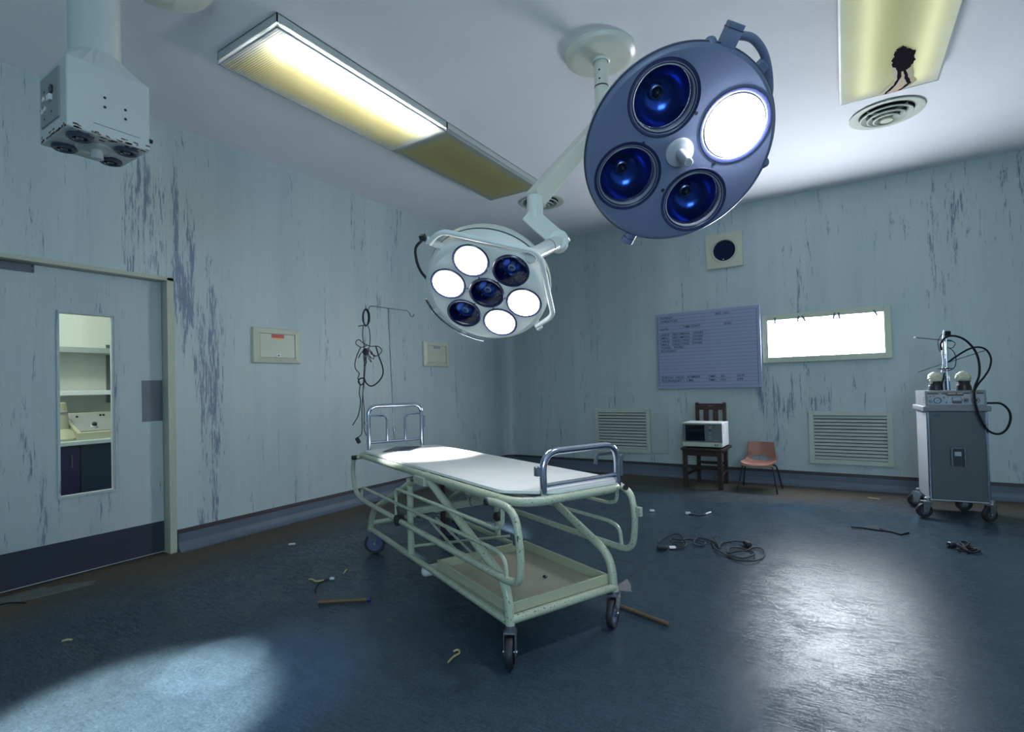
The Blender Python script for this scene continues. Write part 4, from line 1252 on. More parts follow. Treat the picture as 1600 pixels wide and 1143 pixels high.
# chrome head rail
UH = -2.09
hr = MB().tube(fillet([(UH, 0.075, 0.70), (UH, 0.075, 1.07), (UH, 0.517, 1.07), (UH, 0.517, 0.70)], 0.075, 7), 0.0155, 14).build('head_rail', m_chrome, tr)
MB().tube([(UH, 0.075, 0.787), (UH, 0.517, 0.787)], 0.0105, 12).build('head_rail_bar', m_chrome, hr)
MB().tube(fillet([(UH, 0.075, 0.997), (UH, 0.222, 0.997), (UH, 0.222, 0.787)], 0.045, 6), 0.0095, 10).build('head_rail_loop', m_chrome, hr)
MB().tube(fillet([(UH, 0.517, 0.999), (UH, 0.372, 0.999), (UH, 0.372, 0.787)], 0.05, 6), 0.0095, 10).build('head_rail_loop', m_chrome, hr)
MB().cyl((UH, 0.045, 0.94), (UH, 0.065, 0.94), 0.012, seg=12, bevel=0.003).build('rail_socket', m_steel, hr)
MB().box((UH, 0.54, 0.93), (0.016, 0.012, 0.09), None, 0.002).build('rail_socket', m_dull, hr)
# castors (heading is in trolley space)
castor(tr, (0.0, 0.0, 0.168), math.radians(-40), 0.066, m_darkplastic)
castor(tr, (0.0, VW, 0.168), math.radians(-62), 0.070, m_bluewheel)
castor(tr, (-1.88, 0.0, 0.178), math.radians(62), 0.076, m_bluewheel)
castor(tr, (-1.88, VW, 0.178), math.radians(50), 0.076, m_bluewheel)

def trl(u, v_, z):
    return Matrix.Translation((-1.253, 1.908, 0)) @ Matrix.Rotation(TROT, 4, 'Z') @ Vector((u, v_, z))

# dark glass plate lying at the head of the trolley
p0 = trl(-1.913, 0.28, ZT)
pl = thing('glass_plate', 'dark glossy plate lying askew at the head of the trolley', 'plate', p0, TROT)
ctr = Vector((-1.913, 0.28))
poly = [(a - ctr.x, b - ctr.y) for a, b in ((-1.845, 0.097), (-1.732, 0.262), (-1.98, 0.467), (-2.075, 0.285))]
MB().prism(poly, 0.004, Matrix.Translation((0, 0, 0.0005))).build('plate', m_plate, pl)
MB().tube([(x, y, 0.0028) for x, y in poly], 0.0022, 6, True).build('plate_edge', m_dull, pl)

# drip stand pole pushed into the head rail
b0 = trl(-2.108, 0.289, 0.775)
iv_ = thing('drip_pole', 'thin chrome drip pole with two hooks at the trolley head', 'drip stand', b0, TROT)
def IV(u, v_, z):
    return (u + 2.108, v_ - 0.289, z - 0.775)
MB().tube([IV(-2.108, 0.289, 0.775), IV(-2.108, 0.278, 1.30)], 0.0068, 10).build('lower_tube', m_pole, iv_)
MB().tube([IV(-2.108, 0.278, 1.29), IV(-2.108, 0.264, 1.845)], 0.0085, 10).build('upper_tube', m_pole, iv_)
MB().cyl(IV(-2.108, 0.287, 0.86), IV(-2.108, 0.286, 0.89), 0.011, seg=12).build('clamp', m_chrome, iv_)
hk = [IV(-2.108, 0.077, 1.86), IV(-2.108, 0.080, 1.826), IV(-2.108, 0.102, 1.826), IV(-2.108, 0.104, 1.85), IV(-2.108, 0.125, 1.858), IV(-2.108, 0.264, 1.848), IV(-2.108, 0.425, 1.838), IV(-2.108, 0.442, 1.82), IV(-2.108, 0.445, 1.795), IV(-2.108, 0.472, 1.79), IV(-2.108, 0.48, 1.815)]
MB().tube(fillet(hk, 0.012, 3), 0.0042, 8).build('hook_bar', m_dull, iv_)

# cable bundle hanging from the left hook
def px(x, y, du=0.0):
    return IV(-2.108 + du, 0.103 + (x - 577) * 0.00533 - (y - 479) * 0.00009, 1.85 - (y - 479) * 0.00498)
cb_ = thing('hanging_cables', 'tangled black leads hanging from the drip pole hook', 'cables', b0, TROT)
for k in range(5):
    a = k * 0.9
    loop = [px(572.5 + 4.8 * math.cos(2 * PI * i / 14) * (0.75 + 0.1 * k), 497 + 13 * math.sin(2 * PI * i / 14) - k * 0.4, 0.004 * math.cos(a + i) - 0.006 + 0.003 * k) for i in range(14)]
    MB().tube(loop, 0.0042, 7, True).build('coil', m_cable, cb_)
strands = [
    [(569, 508), (568, 525), (570, 540), (571, 560), (570, 585), (569, 605), (567, 640), (567, 672), (565, 680), (561, 683)],
    [(576, 508), (579, 520), (579, 538), (575, 552), (572, 575), (570, 600), (568, 615), (570, 640), (570, 668), (573, 680), (577, 684)],
    [(574, 540), (566, 543), (558, 537), (562, 531), (570, 537), (580, 541), (592, 541), (597, 548), (590, 556), (580, 553)],
    [(588, 541), (592, 556), (597, 570), (599, 582), (596, 592), (588, 601), (580, 604), (573, 599), (570, 592), (564, 592), (562, 597), (566, 602), (571, 596), (570, 590)],
    [(565, 543), (560, 555), (557, 568), (558, 577), (563, 584), (561, 592), (564, 601), (563, 615), (565, 628), (562, 648), (557, 658), (553, 664)],
    [(572, 545), (566, 552), (562, 560), (565, 553), (574, 546), (578, 556), (585, 561), (582, 550), (574, 545), (577, 560), (581, 566), (576, 552), (570, 546), (573, 562), (571, 570), (569, 555)],
    [(576, 547), (584, 555), (587, 558), (578, 549), (572, 556), (574, 566), (570, 573), (572, 560)],
]
for k, s in enumerate(strands):
    MB().tube(smooth_path([px(x, y, 0.003 * math.sin(k * 2.1 + i) - 0.012) for i, (x, y) in enumerate(s)], 4), (0.0038, 0.0034, 0.0035, 0.0055, 0.0038, 0.003, 0.003)[k], 7).build('lead', m_cable if k not in (0, 1) else m_greycable, cb_)
MB().sphere(px(572, 550, -0.012), 0.022, 12, 0.8, 1, 1.4).build('knot', m_cable, cb_)
MB().box(px(561, 688, -0.012), (0.022, 0.03, 0.05), Matrix.Rotation(0.5, 4, 'X'), 0.008).build('plug', m_greycable, cb_)
MB().tube([px(571, 508, -0.012), px(566, 509, -0.012), px(562, 510, -0.012)], 0.004, 7).build('tie', m_cable, cb_)

# ------------------------------------------------------------------ wooden chair and microwave
wc = thing('wooden_chair', 'dark wooden slat back chair carrying the microwave', 'chair', (-1.357, 6.28, 0), math.radians(-3))
MB().box((0, -0.02, 0.437), (0.455, 0.45, 0.03), None, 0.008).build('seat', m_wood, wc)
for x, y in ((-0.19, -0.20), (0.19, -0.20)):
    MB().box((x, y, 0.212), (0.046, 0.046, 0.424), None, 0.004).build('leg', m_wood, wc)
for s in (-1, 1):
    x = s * 0.155
    lg = MB()
    lg.prism([(-0.02, 0), (0.02, 0), (0.022, 0.44), (0.022, 0.93), (0.0, 0.945), (-0.018, 0.93), (-0.022, 0.44)], 0.036, Matrix.Translation((x, 0, 0)) @ Matrix.Rotation(PI / 2, 4, 'Z') @ Matrix.Rotation(PI / 2, 4, 'X') @ Matrix.Translation((0.21, 0, -0.018)))
    lg.build('leg', m_wood, wc)
ap = MB()
ap.box((0, -0.20, 0.392), (0.36, 0.022, 0.06))
ap.box((0, 0.19, 0.392), (0.28, 0.022, 0.06))
for s in (-1, 1):
    ap.tube([(s * 0.19, -0.2, 0.392), (s * 0.157, 0.2, 0.392)], 0.018, 6)
ap.build('apron', m_wood, wc)
MB().box((0, 0.21, 0.895), (0.285, 0.022, 0.075), None, 0.004).build('top_rail', m_wood, wc)
MB().box((0, 0.198, 0.903), (0.05, 0.006, 0.012), None, 0.002).build('maker_plate', m_dull, wc)
MB().box((0, 0.21, 0.53), (0.285, 0.02, 0.04), None, 0.003).build('back_rail', m_wood, wc)
for x in (-0.052, 0.055):
    MB().box((x, 0.21, 0.705), (0.062, 0.014, 0.32), None, 0.003).build('back_slat', m_wood, wc)
MB().box((0, -0.02, 0.20), (0.36, 0.02, 0.035), None, 0.003).build('stretcher', m_wood, wc)
MB().box((0, 0.2, 0.235), (0.29, 0.02, 0.032), None, 0.003).build('stretcher', m_wood, wc)
for s in (-1, 1):
    MB().tube([(s * 0.19, -0.2, 0.135), (s * 0.157, 0.2, 0.155)], 0.016, 6).build('stretcher', m_wood, wc)

mw = thing('microwave_oven', 'small white microwave oven with dark door on the wooden chair', 'microwave', (-1.348, 6.20, 0.453), math.radians(-1.5))
hx, hy, z0, z1 = 0.214, 0.165, 0.018, 0.283
MB().box2((-hx, -hy + 0.012, z0), (hx, hy, z1), 0.008).build('casing', m_white, mw)
MB().box2((-hx, -hy - 0.004, z0), (hx, -hy + 0.013, z0 + 0.05), 0.005).build('bottom_trim', m_mwtrim, mw)
MB().box2((-hx, -hy - 0.004, z1 - 0.014), (hx, -hy + 0.013, z1), 0.004).build('top_trim', m_mwtrim, mw)
dr = MB().box2((-hx + 0.004, -hy - 0.002, z0 + 0.048), (0.058, -hy + 0.013, z1 - 0.013), 0.004).build('oven_door', m_mwfront, mw)
MB().box2((-hx + 0.035, -hy - 0.0045, z0 + 0.063), (0.03, -hy - 0.001, z1 - 0.024), 0.002).build('window', m_glassdark, dr)
cp_ = MB().box2((0.062, -hy - 0.001, z0 + 0.048), (hx - 0.002, -hy + 0.013, z1 - 0.013), 0.004).build('control_panel', m_mwfront, mw)
MB().box2((0.078, -hy - 0.003, 0.222), (0.102, -hy, 0.242)).build('display_label', m_amber, cp_)
MB().box2((0.078, -hy - 0.003, 0.188), (0.102, -hy, 0.210)).build('display_label', m_bluelabel, cp_)
for z in (0.172, 0.128, 0.102):
    MB().box2((0.079, -hy - 0.003, z), (0.100, -hy, z + 0.006)).build('key', m_pale, cp_)
MB().box2((0.115, -hy - 0.0025, 0.252), (0.145, -hy, 0.258)).build('key', m_darkplastic, cp_)
for x in (0.128, 0.145, 0.162):
    MB().box2((x, -hy - 0.003, 0.088), (x + 0.008, -hy, 0.094)).build('key', m_pale, cp_)
for x in (0.14, 0.163):
    MB().cyl((x, -hy - 0.007, z0 + 0.024), (x, -hy, z0 + 0.024), 0.007, seg=12).build('knob', m_darkplastic, mw)
for z in (0.245, 0.225, 0.205, 0.185, 0.165):
    MB().box2((hx - 0.001, -0.13, z), (hx + 0.001, -0.075, z + 0.006)).build('side_vent', m_dull, mw)
for sx in (-1, 1):
    for sy in (-1, 1):
        MB().cyl((sx * 0.17, sy * 0.12, 0.0), (sx * 0.17, sy * 0.12, z0 + 0.003), 0.014, seg=12).build('foot', m_rubber, mw)

# ------------------------------------------------------------------ small orange chair
oc = thing('orange_chair', 'small faded orange moulded chair with thin black legs', 'chair', (-0.81, 6.26, 0), math.radians(-2))
prof = [(-0.165, 0.268, 0.148), (-0.158, 0.288, 0.158), (-0.12, 0.294, 0.164), (0.0, 0.284, 0.166), (0.08, 0.282, 0.163), (0.125, 0.292, 0.158), (0.150, 0.32, 0.152), (0.168, 0.38, 0.145), (0.185, 0.45, 0.136), (0.196, 0.505, 0.128)]
path = smooth_path([(0, a, b) for a, b, c in prof], 12)
wid = []
for i in range(len(prof) - 1):
    for k in range(12):
        wid.append(prof[i][2] + (prof[i + 1][2] - prof[i][2]) * k / 12)
wid.append(prof[-1][2])
NX = 72
sh = MB()
grid = []
for i, p in enumerate(path):
    back = max(0, min(1, (p.z - 0.30) / 0.1))
    row = []
    for j in range(NX + 1):
        s = -1 + 2 * j / NX
        x = s * wid[i]
        y = p.y - back * 0.035 * s * s
        z = p.z + (1 - back) * 0.028 * abs(s) ** 3 * (1 if i > 10 else 0.3)
        row.append(sh._v((x, y, z)))
    grid.append(row)
hc = None
for i in range(len(path) - 1):
    for j in range(NX):
        p = (path[i] + path[i + 1]) / 2
        s = -1 + 2 * (j + 0.5) / NX
        e_ = (s / 0.72) ** 2 + ((p.z - 0.300) / 0.058) ** 2
        if e_ < 1 and p.y > 0.1 and p.z > 0.300:
            continue
        f_ = sh.bm.faces.new((grid[i][j], grid[i][j + 1], grid[i + 1][j + 1], grid[i + 1][j]))
        f_.smooth = True
loose = [v for v in sh.bm.verts if not v.link_faces]
bmesh.ops.delete(sh.bm, geom=loose, context='VERTS')
shell = sh.build('shell', m_orange, oc)
so = shell.modifiers.new('thickness', 'SOLIDIFY')
so.thickness = 0.008
so.offset = 0
for s in (-1, 1):
    MB().tube(fillet([(s * 0.10, -0.10, 0.272), (s * 0.150, -0.12, 0.272), (s * 0.195, -0.178, 0.0)], 0.03, 5), 0.0085, 10).build('leg', m_rubber, oc)
    MB().tube(fillet([(s * 0.10, 0.05, 0.266), (s * 0.155, 0.08, 0.266), (s * 0.198, 0.175, 0.0)], 0.03, 5), 0.0085, 10).build('leg', m_rubber, oc)
MB().tube([(-0.11, -0.10, 0.272), (0.11, -0.10, 0.272)], 0.008, 8).build('cross_tube', m_rubber, oc)
MB().tube([(-0.11, 0.05, 0.266), (0.11, 0.05, 0.266)], 0.008, 8).build('cross_tube', m_rubber, oc)

# ------------------------------------------------------------------ grey medical cart
mc = thing('medical_cart', 'grey medical cart on castors with a control console on top', 'medical cart', (0.761, 5.845, 0), math.radians(4.6))
bx0, bx1, by0, by1 = -0.2, 0.2, -0.2, 0.2
MB().box2((bx0 + 0.004, by0 + 0.004, 0.15), (bx1 - 0.004, by1, 0.895)).build('body', m_cartside, mc)
fp = MB().box2((bx0 + 0.022, by0 - 0.004, 0.155), (bx1 - 0.02, by0 + 0.006, 0.893), 0.002).build('front_panel', m_cart, mc)
for x in (bx0 + 0.012, bx1 - 0.010):
    e = MB()
    e.box((x, by0 + 0.004, 0.524), (0.022, 0.022, 0.74), None, 0.008, 3)
    e.build('corner_strip', m_chrome, mc)
MB().box2((bx0 - 0.022, by0 - 0.022, 0.894), (bx1 + 0.022, by1 + 0.01, 0.938), 0.008).build('top_slab', m_console, mc)
# recessed socket bay in the front
sb_ = MB()
sb_.box2((-0.048, by0 - 0.018, 0.44), (-0.034, by0 - 0.002, 0.59), 0.002)
sb_.box2((0.038, by0 - 0.018, 0.44), (0.050, by0 - 0.002, 0.59), 0.002)
sb_.box2((-0.048, by0 - 0.018, 0.585), (0.050, by0 - 0.002, 0.595), 0.002)
bay = sb_.build('socket_bay', m_dull, mc)
MB().box2((-0.034, by0 - 0.006, 0.44), (0.038, by0 - 0.0035, 0.585)).build('bay_back', m_darkplastic, bay)
MB().box2((-0.022, by0 - 0.009, 0.525), (0.022, by0 - 0.006, 0.56)).build('bay_label', m_cartside, bay)
lb = MB().box2((-0.158, by0 - 0.0055, 0.852), (-0.108, by0 - 0.0035, 0.870)).build('blue_badge', m_bluelabel, mc)
# console
cs_ = MB()
cs_.prism([(by0 + 0.005, 0.938), (by0 + 0.018, 1.066), (by1 - 0.02, 1.066), (by1 - 0.02, 0.938)], 0.40, Matrix.Translation((-0.2, 0, 0)) @ Matrix.Rotation(PI / 2, 4, 'Z') @ Matrix.Rotation(PI / 2, 4, 'X'))
con = cs_.build('console', m_console, mc)
ct = Matrix.Translation((0, by0 + 0.005, 0.938)) @ Matrix.Rotation(math.radians(-5.8), 4, 'X')
MB(ct).box2((-0.182, -0.004, 0.012), (0.182, 0.002, 0.112), 0.001).build('console_face', m_face, con)
bd = MB(ct)
bd.box2((-0.182, -0.0048, 0.099), (0.182, 0.0, 0.1125))
bd.prism([(-0.07, 0.1), (0.055, 0.1), (0.055, 0.084), (-0.05, 0.084)], 0.0008, Matrix.Translation((0, -0.004, 0)) @ Matrix.Rotation(PI / 2, 4, 'X'))
bd.build('title_band', m_brown, con)
for x, w_ in ((-0.098, 0.022), (-0.022, 0.052), (0.033, 0.038), (0.118, 0.040)):
    MB(ct).box2((x - w_ / 2, -0.0056, 0.1015), (x + w_ / 2, -0.0047, 0.1085)).build('worn_print', m_pale, con)
for x, r in ((-0.118, 0.026), (0.065, 0.020), (0.130, 0.026)):
    g_ = MB(ct).lathe([(r * 0.8, 0.0), (r * 0.85, 0.005), (r, 0.006), (r, 0.0)], (x, -0.004, 0.047), (0, -1, 0), 28).build('gauge_ring', m_darkplastic, con)
    MB(ct).cyl((x, -0.003, 0.047), (x, -0.006, 0.047), r * 0.82, seg=24).build('gauge_face', m_face if x < 0 else m_pale, con)
    if x < 0:
        MB(ct).box((x, -0.0068, 0.047), (0.002, 0.001, 0.03), Matrix.Rotation(0.8, 4, 'Y')).build('needle', m_ink, con)
    else:
        MB(ct).cyl((x, -0.004, 0.047), (x, -0.018, 0.047), r * 0.55, r * 0.48, 18, 0.002).build('dial_knob', m_darkplastic, con)
mt = MB(ct).box2((-0.022, -0.009, 0.022), (0.040, 0.0, 0.076), 0.002).build('meter', m_darkplastic, con)
MB(ct).box2((-0.018, -0.0105, 0.045), (0.036, -0.008, 0.073)).build('meter_face', m_face, con)
for x, z, r, mm in ((-0.165, 0.082, 0.007, m_dull), (-0.140, 0.086, 0.005, m_red), (-0.074, 0.074, 0.006, m_bluelabel), (-0.046, 0.074, 0.006, m_amber), (-0.058, 0.030, 0.006, m_bluelabel), (-0.034, 0.030, 0.005, m_amber)):
    MB(ct).cyl((x, -0.003, z), (x, -0.010, z), r, r * 0.9, 12, 0.001).build('button', mm, con)
MB(ct).cyl((-0.163, -0.003, 0.040), (-0.163, -0.012, 0.040), 0.012, 0.010, 16, 0.002).build('key_switch', m_dull, con)
for z in (0.03, 0.05, 0.07):
    MB().cyl((-0.2005, by0 + 0.06, 0.94 + z), (-0.203, by0 + 0.06, 0.94 + z), 0.004, seg=8).build('side_screw', m_darkplastic, con)
# base and castors
bs = MB()
for a_, b_ in (((-0.2, -0.2), (0.2, 0.2)), ((0.2, -0.2), (-0.2, 0.2))):
    bs.tube([(a_[0], a_[1], 0.148), (b_[0], b_[1], 0.148)], 0.012, 8)
bs.tube([(-0.205, -0.205, 0.15), (0.205, -0.205, 0.15)], 0.007, 8)
bs.build('base_frame', m_steel, mc)
for x, y, hd2 in ((-0.215, -0.215, 200), (0.205, -0.20, 215), (-0.2, 0.2, 175), (0.14, 0.19, 185)):
    castor(mc, (x, y, 0.172), math.radians(hd2), 0.062, m_dull, 0.55)

def CW(x, y, z):
    """world point -> cart space"""
    return Matrix.Rotation(math.radians(-4.6), 4, 'Z') @ (Vector((x, y, z)) - Vector((0.761, 5.845, 0)))
# upright pole on the console
pole = MB().tube([CW(0.757, 5.85, 1.066), CW(0.754, 5.85, 1.19)], 0.019, 14).build('pole_socket', m_chrome, mc)
MB().tube([CW(0.753, 5.85, 1.18), CW(0.758, 5.85, 1.52)], 0.0095, 12).build('pole', m_chrome, mc)
MB().tube(fillet([CW(0.722, 5.84, 1.22), CW(0.738, 5.84, 1.32), CW(0.730, 5.84, 1.38), CW(0.744, 5.84, 1.56), CW(0.750, 5.84, 1.585)], 0.02, 4), 0.009, 10).build('handpiece', m_white, mc)
MB().box(CW(0.768, 5.845, 1.555), (0.045, 0.03, 0.05), None, 0.008).build('pole_head', m_glassdark, mc)
for a_, b_, r in (((0.546, 5.85, 1.539), (0.80, 5.85, 1.49), 0.005), ((0.554, 5.85, 1.231), (0.74, 5.85, 1.30), 0.005), ((0.77, 5.85, 1.31), (1.02, 5.87, 1.40), 0.004)):
    MB().tube([CW(*a_), CW(*b_)], r, 7).build('instrument_rod', m_dull, mc)
MB().sphere(CW(0.546, 5.85, 1.539), 0.009, 10).build('rod_tip', m_white, mc)
MB().lathe([(0.0001, 0), (0.05, 0.004), (0.055, 0.012), (0.0001, 0.02)], CW(0.742, 5.85, 1.245), (0, 0, 1), 20).build('tray_disc', m_glassdark, mc)
# wrapped knobs on black stands
for (x, y, lean, lab) in ((0.672, 5.85, -0.05, 'cream wrapped ball on a black cup, left of the cart pole'), (0.862, 5.85, 0.06, 'cream wrapped ball on a black cup, right of the cart pole')):
    k_ = thing('wrapped_ball', lab, 'instrument', (x, y, 1.0665), math.radians(4.6))
    MB().cyl((0, 0, 0), (0, 0, 0.045), 0.055, 0.050, 24, 0.003).build('cup_base', m_darkplastic, k_)
    MB().cyl((0, 0, 0.043), (0, 0, 0.075), 0.044, 0.042, 24, 0.003).build('cup', m_rubber, k_)
    MB().lathe([(0.042, 0.073), (0.052, 0.074), (0.052, 0.078), (0.04, 0.08)], seg=24).build('collar', m_darkplastic, k_)
    b_ = MB()
    b_.sphere((0, 0, 0.112), 0.052, 20, 1, 1, 0.98)
    for q in range(4):
        b_.lathe([(0.0515, -0.006), (0.0545, 0.0), (0.0515, 0.006)], (0, 0, 0.112), (math.sin(q * 1.3 + lean * 10) * 0.7, math.cos(q * 1.7) * 0.4, 1), 24)
    b_.sphere((-0.046 if lean > 0 else -0.03, -0.02, 0.105 if lean > 0 else 0.085), 0.022, 12, 0.7, 1, 1.4)
    b_.build('wrapped_head', m_knob, k_)
# hoses
def hose(pts, r, m=m_cable):
    MB().tube(smooth_path([CW(*p) for p in pts], 5), r, 10).build('hose', m, mc)
hose([(0.722, 5.84, 1.42), (0.715, 5.80, 1.47), (0.745, 5.78, 1.52), (0.80, 5.77, 1.53), (0.87, 5.76, 1.49), (0.925, 5.74, 1.40), (0.945, 5.72, 1.30), (0.94, 5.70, 1.19), (0.905, 5.66, 1.10), (0.89, 5.61, 1.04), (0.895, 5.60, 0.95), (0.92, 5.60, 0.84), (0.965, 5.61, 0.745), (1.03, 5.63, 0.715), (1.09, 5.68, 0.75), (1.13, 5.75, 0.83), (1.128, 5.79, 0.90), (1.09, 5.82, 0.95), (1.03, 5.83, 0.955), (0.965, 5.83, 0.955)], 0.0085)
hose([(0.765, 5.83, 1.31), (0.82, 5.80, 1.36), (0.89, 5.78, 1.41), (0.95, 5.77, 1.425), (1.0, 5.76, 1.40), (1.025, 5.75, 1.33), (1.012, 5.73, 1.25), (0.975, 5.71, 1.18), (0.93, 5.68, 1.12), (0.90, 5.64, 1.07)], 0.0075)
hose([(0.735, 5.84, 1.56), (0.705, 5.83, 1.51), (0.70, 5.83, 1.45), (0.712, 5.83, 1.40)], 0.003)
hose([(0.76, 5.83, 1.44), (0.80, 5.82, 1.40), (0.815, 5.82, 1.33), (0.80, 5.82, 1.26), (0.76, 5.82, 1.235), (0.72, 5.82, 1.24)], 0.003)
hose([(0.74, 5.85, 1.49), (0.78, 5.84, 1.50), (0.815, 5.84, 1.47), (0.80, 5.84, 1.435), (0.775, 5.84, 1.43)], 0.003)
hose([(0.735, 5.83, 1.22), (0.728, 5.83, 1.17), (0.715, 5.82, 1.12), (0.715, 5.82, 1.07)], 0.006)

# ------------------------------------------------------------------ things on the floor
def floor_cable(name, lab, paths, r, m, extra=()):
    b = paths[0][0]
    t = thing(name, lab, 'cable', (b[0], b[1], 0))
    for k, p in enumerate(paths):
        pts = []
        for i, (x, y) in enumerate(p):
            pts.append((x - b[0], y - b[1], r + 0.002 + 0.010 * (0.5 + 0.5 * math.sin(i * 1.9 + k)) * (0 if i in (0, len(p) - 1) else 1)))
        MB().tube(smooth_path(pts, 5), r, 8).build('cord', m, t)
    for nm, (x, y, z), s, rz, mm in extra:
        MB().box((x - b[0], y - b[1], z), s, rz, min(s) * 0.35, 3).build(nm, mm, t)
    return t

c1 = [(-1.15, 3.77), (-1.197, 3.849), (-1.205, 3.972), (-1.181, 4.078), (-1.134, 4.122), (-1.082, 4.073), (-1.033, 3.97), (-1.002, 3.865), (-1.019, 3.79), (-1.07, 3.779), (-1.106, 3.844), (-1.09, 3.922), (-1.037, 3.933), (-1.026, 3.853), (-1.074, 3.844), (-1.14, 3.95), (-1.141, 4.005), (-1.074, 3.967), (-1.049, 4.016), (-1.003, 4.058), (-0.942, 4.036), (-0.895, 3.99), (-0.909, 3.931), (-0.953, 3.925), (-0.975, 3.983), (-0.977, 4.109), (-0.923, 4.118), (-0.864, 4.058), (-0.808, 4.001), (-0.786, 3.929), (-0.818, 4.03), (-0.876, 4.161), (-0.86, 4.06), (-0.82, 3.927), (-0.769, 3.842), (-0.705, 3.784), (-0.634, 3.719), (-0.57, 3.711), (-0.523, 3.764), (-0.497, 3.864), (-0.501, 3.968), (-0.535, 4.045), (-0.585, 4.051), (-0.613, 3.955), (-0.668, 3.88), (-0.703, 3.845), (-0.722, 3.882), (-0.713, 3.951), (-0.669, 3.991), (-0.6, 3.978), (-0.554, 3.909), (-0.558, 3.847), (-0.605, 3.792), (-0.667, 3.774), (-0.721, 3.805)]
c1b = [(-0.793, 3.942), (-0.79, 4.044), (-0.759, 4.114), (-0.71, 4.139), (-0.664, 4.128), (-0.633, 4.092)]
floor_cable('flex_cord', 'long looped grey flex with plug on the open floor right of the trolley', [c1, c1b], 0.0048, m_greycable,
            [('plug', (-1.135, 3.735, 0.018), (0.075, 0.04, 0.034), 0.2, m_darkplastic), ('inline_box', (-0.625, 4.085, 0.022), (0.04, 0.085, 0.035), 0.5, m_greycable), ('label_tag', (-1.078, 3.79, 0.012), (0.045, 0.05, 0.008), 0.4, m_white)])
c2 = [(0.57, 4.675), (0.588, 4.733), (0.613, 4.763), (0.634, 4.741), (0.646, 4.683), (0.662, 4.629), (0.69, 4.598), (0.728, 4.633), (0.729, 4.68), (0.701, 4.712), (0.67, 4.727), (0.653, 4.8), (0.676, 4.863), (0.703, 4.86), (0.7, 4.792), (0.667, 4.71), (0.633, 4.66), (0.611, 4.602), (0.635, 4.584), (0.666, 4.616), (0.661, 4.739), (0.695, 4.741), (0.717, 4.689), (0.676, 4.636)]
floor_cable('flex_cord', 'small tight heap of black flex on the floor before the cart', [c2], 0.0065, m_cable, [('plug', (0.596, 4.71, 0.02), (0.05, 0.045, 0.036), 0.6, m_darkplastic)])

def simple(name, lab, cat, base, builder, m, group=None):
    mb = MB(Matrix.Translation((-base[0], -base[1], 0)))
    builder(mb)
    o = mb.build(name, m, None, (base[0], base[1], 0))
    return tag(o, lab, cat, group)

wire = [(0.011, 4.974), (0.075, 4.986), (0.187, 4.961), (0.26, 4.959), (0.326, 4.897), (0.38, 4.982)]
simple('thin_wire', 'thin straight black wire lying on the floor before the cart', 'wire', wire[0], lambda mb: (mb.tube([(x, y, 0.006) for x, y in wire], 0.0055, 7), mb.tube([(0.20, 5.01, 0.0065), (0.27, 4.94, 0.006)], 0.005, 7)), m_cable)
tube_ = [(-1.229, 4.842), (-1.177, 4.816), (-1.118, 4.82), (-1.083, 4.889), (-1.058, 4.953)]
t = thing('plastic_tube', 'short bent clear tube with white ends on the floor below the chairs', 'tube', (-1.229, 4.842, 0))
MB(Matrix.Translation((1.229, -4.842, 0))).tube(smooth_path([(x, y, 0.006) for x, y in tube_]), 0.0055, 8).build('tubing', m_greycable, t)
MB().box((0.0, 0.0, 0.011), (0.045, 0.03, 0.02), 0.3, 0.006).build('end_cap', m_white, t)
MB(Matrix.Translation((1.229, -4.842, 0))).tube([(-1.085, 4.885, 0.008), (-1.055, 4.958, 0.012)], 0.008, 8).build('end_cap', m_white, t)
curl = [(-2.678, 1.99), (-2.741, 2.033), (-2.792, 2.099), (-2.805, 2.152), (-2.789, 2.174)]
t = thing('curled_wire', 'short curled wire with a pale blue end on the dark floor', 'wire', (-2.789, 2.174, 0))
MB(Matrix.Translation((2.789, -2.174, 0))).tube(smooth_path([(x, y, 0.004) for x, y in curl]), 0.0035, 7).build('wire', m_cable, t)
MB().box((0.008, 0.012, 0.009), (0.03, 0.02, 0.016), 0.5, 0.006).build('end_cap', m_worktop, t)
dcord = [(-4.164, 0.963), (-4.150, 0.998), (-4.105, 1.029), (-4.063, 1.049)]
simple('loose_cord', 'loose black cord on the floor at the door, left edge', 'cord', dcord[0], lambda mb: mb.tube(smooth_path([(x, y, 0.010) for x, y in dcord]), 0.005, 7), m_cable)

def stick(a, b, tip_first, lab):
    a, b = Vector((*a, 0.0125)), Vector((*b, 0.0125))
    t = thing('wooden_stick', lab, 'stick', (a.x, a.y, 0))
    T = Matrix.Translation((-a.x, -a.y, 0))
    d = (b - a)
    s, e = (a + d * 0.07, b) if tip_first else (a, b - d * 0.07)
    MB(T).cyl(s, e, 0.0105, 0.0095, 12, 0.002).build('shaft', m_stick, t)
    p, q = (a, s) if tip_first else (e, b)
    MB(T).cyl(p, q, 0.0115, 0.0115, 12, 0.003).build('blue_tip', m_bluetip, t)
stick((-2.535, 1.895), (-2.30, 2.068), False, 'blue tipped wooden stick lying left of the trolley')
stick((-1.062, 2.668), (-0.762, 2.575), True, 'blue tipped wooden stick lying right of the trolley castor')

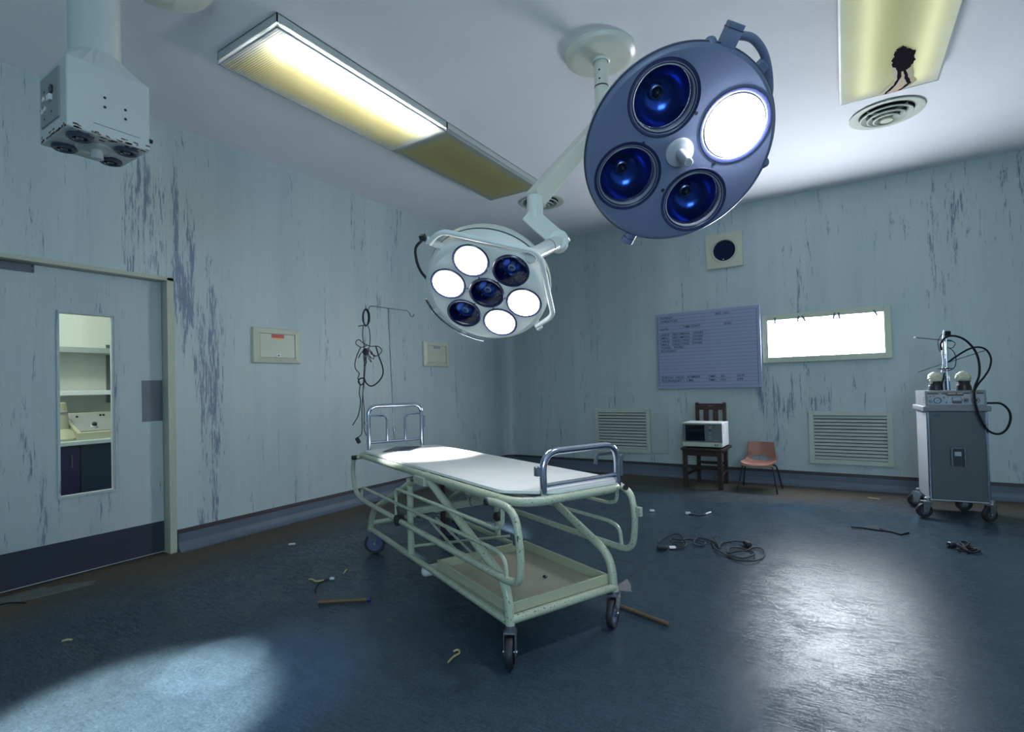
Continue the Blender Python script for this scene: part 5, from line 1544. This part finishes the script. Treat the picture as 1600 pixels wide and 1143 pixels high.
def twig(base, pts, r, lab):
    simple('dry_twig', lab, 'twig', base, lambda mb: mb.tube(smooth_path([(x, y, r + 0.001 + 0.004 * (i % 2)) for i, (x, y) in enumerate(pts)]), r, 7, rad=None), m_dry)
twig((-1.493, 1.771), [(-1.493, 1.771), (-1.496, 1.818), (-1.497, 1.856), (-1.516, 1.871), (-1.532, 1.855)], 0.0045, 'pale hooked twig on the floor before the trolley wheel')
twig((-2.906, 2.11), [(-2.906, 2.11), (-2.875, 2.112), (-2.837, 2.11), (-2.80, 2.14)], 0.005, 'pale forked twig beside the curled wire')
twig((-2.802, 2.295), [(-2.802, 2.295), (-2.82, 2.325), (-2.841, 2.354)], 0.004, 'short straight pale twig under the trolley rear wheel')
twig((-3.275, 0.98), [(-3.275, 0.98), (-3.261, 0.995), (-3.25, 1.012)], 0.005, 'tiny pale twig on the bare floor before the door')
def scrap(base, s, rz, lab, m=m_foil):
    simple('paper_scrap', lab, 'scrap', base, lambda mb: mb.box((base[0], base[1], s[2] / 2 + 0.0005), s, rz, s[2] * 0.3, 1), m)
scrap((-3.69, 2.53), (0.05, 0.02, 0.012), 0.8, 'bright foil scrap on the floor right of the door')
scrap((-1.542, 4.794), (0.045, 0.03, 0.018), 0.4, 'small white scrap on the floor behind the side rail')
scrap((0.209, 6.242), (0.10, 0.018, 0.008), -0.35, 'thin pale strip on the floor under the right grille', m_dry)
scrap((-1.53, 3.02), (0.02, 0.018, 0.012), 0.3, 'dark chip on the floor beneath the trolley', m_rubber)
def in_tray(u, v_, s, lab):
    p = trl(u, v_, 0.1985)
    o = MB().box((0, 0, s[2] / 2), s, 0.4, s[2] * 0.3, 1).build('debris_chip', m_rubber, None, p, (0, 0, TROT))
    tag(o, lab, 'debris')
in_tray(-0.28, 0.40, (0.022, 0.018, 0.012), 'dark chip lying in the middle of the trolley tray')
in_tray(-0.26, 0.14, (0.028, 0.010, 0.006), 'dark sliver in the trolley tray near the side rail')

# torn vinyl and slits in the floor
def flr(name, poly, h, m):
    o = MB().prism(poly, h, Matrix.Translation((0, 0, 0.0004))).build(name, m, fl)
    return o
flr('torn_patch', [(-1.159, 3.082), (-1.120, 3.02), (-1.097, 2.977), (-1.083, 2.93), (-1.065, 2.907), (-1.145, 2.885), (-1.175, 2.93)], 0.0008, m_underlay)
def slit(name, pts, w):
    mb = MB()
    for a, b in zip(pts[:-1], pts[1:]):
        a, b = Vector((*a, 0.0008)), Vector((*b, 0.0008))
        n_ = (b - a).normalized().cross(Vector((0, 0, 1))) * w / 2
        mb.faces([a - n_, b - n_, b + n_, a + n_], [(0, 1, 2, 3)])
    return mb.build(name, m_black, fl)
slit('floor_slit', [(-1.56, 3.36), (-1.35, 3.385), (-1.222, 3.376)], 0.018)
slit('floor_slit', [(-1.14, 2.793), (-1.175, 2.93), (-1.159, 3.082), (-1.155, 3.25), (-1.145, 3.457)], 0.006)
slit('floor_slit', [(-1.159, 3.082), (-1.118, 3.03), (-1.094, 2.977), (-1.08, 2.93), (-1.063, 2.907), (-0.963, 2.885)], 0.009)

# repeats carry a group
GROUPS = {'cupboard': 'cupboards in the side room', 'wall_shelf': 'shelves in the side room', 'wall_cabinet': 'flush cabinets on the left wall',
          'ventilation_grille': 'louvred grilles on the back wall', 'ceiling_light': 'fluorescent ceiling lights', 'air_diffuser': 'round ceiling air diffusers',
          'wrapped_ball': 'wrapped balls on the cart console', 'flex_cord': 'flexes on the floor', 'wooden_stick': 'blue tipped sticks on the floor',
          'dry_twig': 'dry twigs on the floor', 'paper_scrap': 'scraps on the floor', 'debris_chip': 'debris in the trolley tray'}
for o in list(scn.objects):
    if o.parent is None and o.get('category'):
        g = GROUPS.get(o.name.split('.')[0])
        if g:
            o['group'] = g
